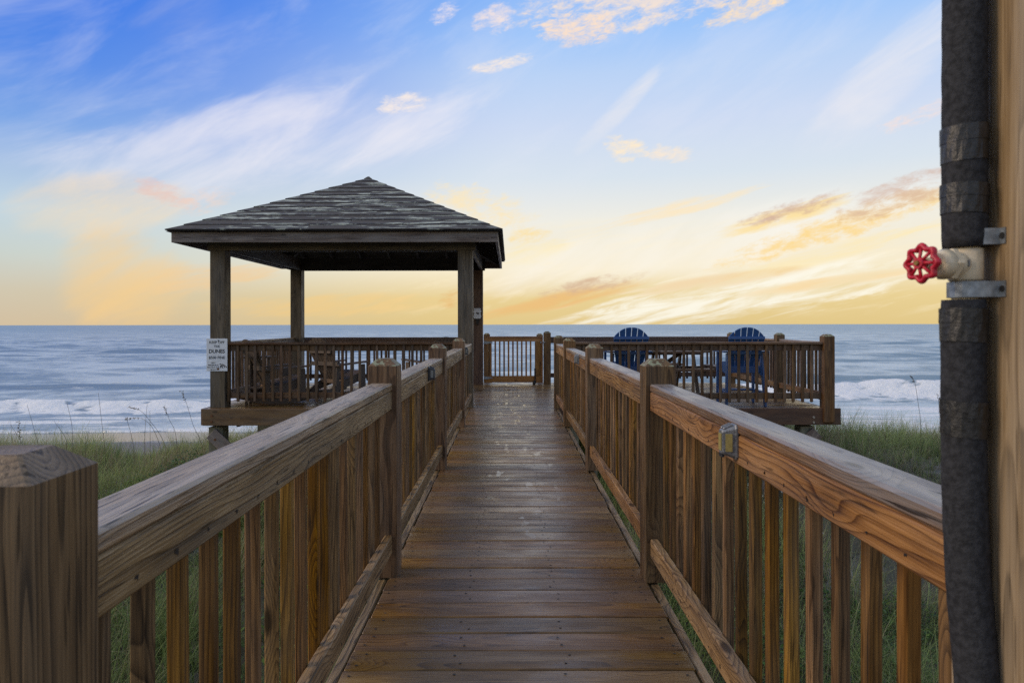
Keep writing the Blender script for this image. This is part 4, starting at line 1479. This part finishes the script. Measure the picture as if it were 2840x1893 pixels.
mesh_obj('hub', cyl_mesh(.0078, .0070, .008, 16), 'red_enamel', wheel, mtx=Matrix.Translation((0, 0, -.001)))
mesh_obj('screw', cyl_mesh(.0036, .0030, .003, 12), 'brass', wheel, mtx=Matrix.Translation((0, 0, .0068)))


def strap(zc, hh, r):
    bm = bmesh.new()
    # band: half loop round the pipe plus ears lying on the post face (x=+0.033 local)
    xf = 0.0273
    path = [(xf, -.036), (xf, -r - .003)]
    for i in range(9):
        a = -math.pi / 2 - math.pi * i / 8
        path.append((r * math.cos(a) if i not in (0, 8) else 0.0, r * math.sin(a)))
    path += [(xf, r + .003), (xf, .036)]
    outer = []
    th = .0016
    V2 = [Vector(p_) for p_ in path]
    for i, q in enumerate(V2):
        tn = (V2[min(i + 1, len(V2) - 1)] - V2[max(i - 1, 0)]).normalized()
        outer.append(q + Vector((tn.y, -tn.x)) * -th)
    rings = [[(q.x, q.y, zc - hh), (q.x, q.y, zc + hh), (o_.x, o_.y, zc + hh), (o_.x, o_.y, zc - hh)] for q, o_ in zip(V2, outer)]
    loft(bm, rings)
    s_ = mesh_obj('pipe_strap', from_bm(bm), 'galvanised', pp)
    cyl('screw_hole', (xf - .0005, -.0315, zc), (xf - .0028, -.0315, zc), .0042, 'black_hole', s_, n=14)
    return s_


strap(1.2755, 0.0105, 0.0215)
strap(1.3445, 0.0105, 0.0215)

# ------------------------------------------------------------------ dune vegetation
def attr_mat(name, rough=0.6, trans=0.45):
    mt, T, b = mat_base(name)
    at = T.n('ShaderNodeAttribute', attribute_name='Col')
    T.put(b.inputs['Base Color'], at.outputs['Color'])
    b.inputs['Roughness'].default_value = rough
    b.inputs['Specular IOR Level'].default_value = 0.25
    if trans:
        tr = T.n('ShaderNodeBsdfTranslucent')
        T.put(tr.inputs['Color'], at.outputs['Color'])
        mx = T.n('ShaderNodeMixShader')
        mx.inputs[0].default_value = trans
        mt.node_tree.links.new(b.outputs[0], mx.inputs[1])
        mt.node_tree.links.new(tr.outputs[0], mx.inputs[2])
        mt.node_tree.links.new(mx.outputs[0], mt.node_tree.nodes['Material Output'].inputs[0])


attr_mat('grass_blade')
attr_mat('leaf', 0.45, 0.3)


def blades(x, y, length, width, colr, lean=0.5, seg=4):
    n = len(x)
    z = ground_z(x, y) - 0.02
    bend_dir = rng.random(n)
    az_ = rng.uniform(0, 2 * np.pi, n)
    # prevailing lean
    lx = np.cos(az_) + 0.35
    ly = np.sin(az_) - 0.25
    nl = np.hypot(lx, ly) + 1e-6
    lx, ly = lx / nl, ly / nl
    bend = lean * rng.uniform(0.25, 1.6, n)
    t = np.linspace(0, 1, seg + 1)
    V = np.zeros((n, (seg + 1) * 2, 3), np.float32)
    C = np.zeros((n, (seg + 1) * 2, 3), np.float32)
    sxx, syy = -ly, lx
    for i, q in enumerate(t):
        a = bend * q * 1.3
        r_ = length * q * np.sin(np.clip(a, 0, 2.2)) * 0.9
        hz = length * q * np.cos(np.clip(a * 0.75, 0, 1.9))
        wd = width * (1 - q * 0.88) * 0.5
        V[:, 2 * i, 0] = x + lx * r_ + sxx * wd
        V[:, 2 * i, 1] = y + ly * r_ + syy * wd
        V[:, 2 * i, 2] = z + hz
        V[:, 2 * i + 1, 0] = x + lx * r_ - sxx * wd
        V[:, 2 * i + 1, 1] = y + ly * r_ - syy * wd
        V[:, 2 * i + 1, 2] = z + hz
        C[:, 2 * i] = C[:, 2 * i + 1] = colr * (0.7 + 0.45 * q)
    base = np.arange(n)[:, None] * (seg + 1) * 2
    F = np.concatenate([np.stack([base[:, 0] + 2 * i, base[:, 0] + 2 * i + 1, base[:, 0] + 2 * i + 3, base[:, 0] + 2 * i + 2], -1) for i in range(seg)])
    return V.reshape(-1, 3), F, C.reshape(-1, 3)


def grass_points(n, x0, x1, y0, y1, keep):
    x = rng.uniform(x0, x1, n)
    y = rng.uniform(y0, y1, n)
    cl = fbm(x * 1.1, y * 1.1, 5, 3)
    ok = rng.random(n) < keep(x, y) * sstep(cl, 0.16, 0.42)
    x, y = x[ok], y[ok]
    # tufts: pull towards tuft centres
    cxn, cyn = np.round(x / 0.24) * 0.24, np.round(y / 0.24) * 0.24
    jx = (hash2(cxn * 7, cyn * 7, 1) - .5) * .22
    jy = (hash2(cxn * 7, cyn * 7, 2) - .5) * .22
    k_ = rng.uniform(0.1, 0.85, len(x))
    return x + (cxn + jx - x) * k_, y + (cyn + jy - y) * k_


def grass_colors(x, y):
    n = len(x)
    a = fbm(x * 0.8, y * 0.8, 14, 3)
    u = rng.random(n)
    g1 = np.array([0.155, 0.225, 0.075])
    g2 = np.array([0.40, 0.47, 0.18])
    g3 = np.array([0.44, 0.37, 0.24])
    c = g1 + (g2 - g1) * sstep(a + (u - .5) * .5, 0.3, 0.75)[:, None]
    straw = (rng.random(n) < 0.09 + 0.55 * sstep(fbm(x * .7, y * .7, 22, 3), .48, .62) + 0.45 * (x > 3.4) * (y < 11.1) * (y > 7))
    c = np.where(straw[:, None], g3 * rng.uniform(.5, 1.0, n)[:, None], c)
    return c * rng.uniform(.7, 1.2, n)[:, None]


def make_grass(name, label, n, area, keep, lmin, lmax, width=0.008):
    x, y = grass_points(n, *area, keep)
    L = rng.uniform(lmin, lmax, len(x)) * (0.45 + 1.1 * sstep(fbm(x * 1.3, y * 1.3, 33, 3), .25, .75))
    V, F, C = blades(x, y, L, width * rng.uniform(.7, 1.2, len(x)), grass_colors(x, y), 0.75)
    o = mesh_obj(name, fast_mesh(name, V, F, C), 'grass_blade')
    tag(o, label, 'grass', kind='stuff')
    return o


bank = lambda x, y: np.where((x > 3.6) & (y < 10.6) & (y > 7.5), 0.22, 1.0)
make_grass('dune_grass', 'green dune grass on the gazebo side of the walkway', 130000, (-15, -0.9, 3.0, 16.5), lambda x, y: np.where(y < 6, .8, 1.0), .34, .66)
make_grass('dune_grass', 'green and straw dune grass below the deck with the blue chairs', 120000, (0.9, 15, 3.0, 16.5), bank, .34, .64)
make_grass('dune_grass', 'short grass in the shade beneath the wooden walkway', 6000, (-0.9, 0.9, 2.0, 10), lambda x, y: np.ones_like(x), .2, .4)
make_grass('dune_grass', 'distant dune grass running along the shore past both ends', 26000, (-60, 60, 8, 17), lambda x, y: (np.abs(x) > 15) * 1.0, .4, .7, .012)


def leaves(name, label, n, centers, spread, size, cols):
    V, F, C = [], [], []
    per = n // len(centers)
    for (cx, cy, hh) in centers:
        x = cx + rng.normal(0, spread, per)
        y = cy + rng.normal(0, spread * .7, per)
        rr_ = np.hypot((x - cx) / spread, (y - cy) / spread)
        z = ground_z(x, y) + rng.random(per) ** .7 * hh * np.exp(-rr_ ** 2 * .35)
        a = rng.uniform(0, 2 * np.pi, per)
        tl = rng.uniform(-.7, .7, per)
        s = size * rng.uniform(.5, 1.2, per)
        dx_ = np.stack([np.cos(a), np.sin(a), tl], -1)
        sd_ = np.stack([-np.sin(a), np.cos(a), rng.uniform(-.4, .4, per)], -1)
        c = np.stack([x, y, z], -1)
        q = np.stack([c - dx_ * s[:, None], c + sd_ * s[:, None] * .5, c + dx_ * s[:, None], c - sd_ * s[:, None] * .5], 1)
        b0 = sum(len(v) for v in V)
        V.append(q.reshape(-1, 3))
        F.append(np.arange(per * 4).reshape(-1, 4) + b0)
        cc_ = np.array(cols)[rng.integers(0, len(cols), per)] * rng.uniform(.6, 1.25, per)[:, None]
        C.append(np.repeat(cc_, 4, 0))
    o = mesh_obj(name, fast_mesh(name, np.concatenate(V), np.concatenate(F), np.concatenate(C)), 'leaf')
    return o


GL = [(0.05, 0.115, 0.025), (0.075, 0.15, 0.03), (0.12, 0.19, 0.035), (0.045, 0.085, 0.03)]
cs = []
for _ in range(26):
    cs.append((rng.uniform(-8, -1.2), rng.uniform(5.0, 10.5), rng.uniform(.25, .5)))
cs += [(-5.3, 10.6, .5), (-4.9, 10.2, .5), (-4.6, 9.9, .45), (-5.7, 10.3, .45), (-4.2, 9.2, .45), (-5.2, 11.1, .5), (-4.8, 10.8, .5)] * 2
tag(leaves('vine_leaves', 'leafy green ground vine among the grass beside the gazebo', 15000, cs, .36, .028, GL), 'leafy green ground vine among the grass beside the gazebo', 'vine', kind='stuff')
cs = [(rng.uniform(1.2, 7), rng.uniform(4.0, 9.5), rng.uniform(.25, .5)) for _ in range(24)]
tag(leaves('vine_leaves', 'r', 12000, cs, .34, .028, GL), 'leafy green ground cover behind the orange brown railing', 'vine', kind='stuff')
# shrub on the sandy bank
sb = empty('shrub', (5.35, 9.9, float(ground_z(np.array(5.35), np.array(9.9)))), label='small bright green shrub on the sandy bank near the insulated pipe', cat='shrub')
o = leaves('foliage', '', 1500, [(5.35, 9.9, .55), (5.5, 9.75, .4), (5.2, 9.85, .42)], .13, .026, [(0.10, 0.20, 0.035), (0.07, 0.15, 0.03), (0.13, 0.22, 0.05)])
o.parent = sb
o.matrix_parent_inverse = Matrix.Translation(sb.location).inverted()
bm = bmesh.new()
for i in range(9):
    a = i * .7
    loft(bm, tube_rings([(0, 0, -.03), (.07 * math.cos(a), .07 * math.sin(a), .2), (.15 * math.cos(a), .15 * math.sin(a), .42)], [.006, .004, .002], 5))
mesh_obj('stems', from_bm(bm), 'oat_stem', sb)
# little white flowers on the bank
V, F = [], []
fx = np.concatenate([rng.normal(4.15, .45, 90), rng.normal(4.9, .35, 60)])
fy_ = np.concatenate([rng.normal(9.7, .35, 90), rng.normal(9.35, .3, 60)])
fz_ = ground_z(fx, fy_) + rng.uniform(.12, .34, len(fx))
for i in range(len(fx)):
    s = rng.uniform(.006, .014)
    b0 = len(V)
    for k_ in range(3):
        a = rng.uniform(0, 6.28)
        e = rng.uniform(-.6, .6)
        d1 = np.array([math.cos(a), math.sin(a) * .5, e])
        d2 = np.array([-math.sin(a) * .3, .2, 1.0])
        c = np.array([fx[i], fy_[i], fz_[i]]) + rng.normal(0, .012, 3)
        b0 = len(V)
        V += [c - d1 * s - d2 * s, c + d1 * s - d2 * s * .6, c + d1 * s * .7 + d2 * s, c - d1 * s + d2 * s]
        F.append([b0, b0 + 1, b0 + 2, b0 + 3])
o = mesh_obj('wild_flowers', fast_mesh('wild_flowers', np.array(V), np.array(F)), 'flower_white')
tag(o, 'tiny dry white flowers scattered on the sandy bank below the deck', 'flowers', kind='stuff')


# ------------------------------------------------------------------ sea oats, one by one
def sea_oat(pix, D, head, label, droop=1):
    """pix: stem points (photo pixels) from the root to the tip"""
    pts = [P(a, b_, D) for a, b_ in pix]
    gz0 = float(ground_z(np.array(pts[0].x), np.array(pts[0].y)))
    root = Vector((pts[0].x, pts[0].y, gz0 - .02))
    t = empty('sea_oats', root, label=label, cat='sea oats', group='sea oats rising from the dune grass')
    allp = [root] + [p_ for p_ in pts if p_.z > gz0 + .05]
    # smooth path
    sp = []
    for i in range(len(allp) - 1):
        p0 = allp[max(i - 1, 0)]
        p1, p2 = allp[i], allp[i + 1]
        p3 = allp[min(i + 2, len(allp) - 1)]
        for j in range(6):
            u = j / 6
            sp.append(0.5 * ((2 * p1) + (p2 - p0) * u + (2 * p0 - 5 * p1 + 4 * p2 - p3) * u * u + (3 * p1 - p0 - 3 * p2 + p3) * u ** 3))
    sp.append(allp[-1])
    sp = [p_ - root for p_ in sp]
    bm = bmesh.new()
    loft(bm, tube_rings(sp, [.0042 - .0022 * i / len(sp) for i in range(len(sp))], 5))
    mesh_obj('stem', from_bm(bm), 'oat_stem', t)
    if head:
        bm = bmesh.new()
        L = 0
        i = len(sp) - 1
        k_ = 0
        while i > 0 and L < head:
            sg_ = (sp[i] - sp[i - 1])
            L += sg_.length
            for _ in range(max(2, int(sg_.length / .012))):
                p_ = sp[i - 1].lerp(sp[i], random.random())
                d = Vector((random.uniform(-1, 1), random.uniform(-1, 1), random.uniform(-1.2, .3))).normalized()
                d = (d + sg_.normalized() * .8).normalized()
                ln = random.uniform(.022, .04)
                c = p_ + d * (ln * .7)
                m = basis(c, d, d.orthogonal())
                prism(bm, [(-ln * .5, 0), (-ln * .1, ln * .24), (ln * .5, 0), (-ln * .1, -ln * .24)], .004, m)
            i -= 1
        mesh_obj('seed_head', from_bm(bm), 'oat_seed', t)
    return t


Z1 = lambda *pp_: [(a / 3.136, 900 + b_ / 3.136) for a, b_ in pp_]
Z5 = lambda *pp_: [(2150 + a / 3.563, 900 + b_ / 3.563) for a, b_ in pp_]
oats = [
    (Z1((345, 1120), (300, 920), (235, 690)), 12, 0, 'thin bare sea oat stalk leaning over the sand, second out from the near post'),
    (Z1((632, 1150), (628, 900), (582, 672)), 12, 0, 'upright bare sea oat stalk between the near post and the gazebo'),
    (Z1((915, 1120), (885, 850), (855, 585)), 12, 0, 'tallest bare sea oat stalk standing against the surf'),
    (Z1((225, 1130), (170, 990), (90, 860)), 12, 0, 'bent bare sea oat stalk farthest out along the beach'),
    (Z1((190, 1120), (172, 980), (162, 830)), 11.8, .28, 'sea oat with ragged dark seed head beside the bent stalk'),
    (Z1((575, 1120), (572, 990), (470, 830)), 12, 0, 'sea oat stalk with a sharply bent top'),
    (Z1((745, 1190), (743, 1080), (742, 960)), 11.6, 0, 'short straight sea oat stalk low in the grass'),
    (Z1((1440, 1080), (1390, 950), (1310, 840), (1225, 745), (1118, 708)), 12, .17, 'arching sea oat with its seed head bowed over flat'),
    (Z1((1255, 1100), (1262, 900), (1280, 680)), 12.1, 0, 'straight bare sea oat stalk crossing the arching one'),
    (Z1((1400, 1090), (1330, 900), (1255, 822), (1190, 805), (1122, 812)), 12.2, .18, 'lower drooping sea oat with a wide fringed seed head'),
    (Z1((1165, 1110), (1140, 950), (1112, 850), (1104, 805)), 12, .06, 'small sea oat with a stubby dark tip'),
    (Z1((1305, 1090), (1305, 920), (1303, 745)), 12, 0, 'straight bare sea oat stalk next to the arching seed head'),
    (Z1((1540, 1080), (1520, 920), (1470, 815), (1430, 700)), 12, .20, 'sea oat with a pale hanging seed head nearer the gazebo'),
    (Z1((1755, 1040), (1680, 870), (1625, 690), (1578, 572)), 12, .19, 'tall sea oat with dark seed head closest to the dunes sign'),
    (Z5((1435, 975), (1410, 780), (1378, 580), (1340, 510)), 12, .12, 'lone sea oat with a brown tufted head past the deck corner'),
    (Z5((1635, 965), (1620, 820), (1600, 690)), 12, .10, 'thin sea oat with a small head beside the insulated pipe'),
    (Z5((1680, 980), (1660, 760), (1640, 540)), 12, .22, 'sea oat partly hidden behind the insulated pipe'),
]
for pix, D, head, lab in oats:
    sea_oat(pix, D, head, lab)
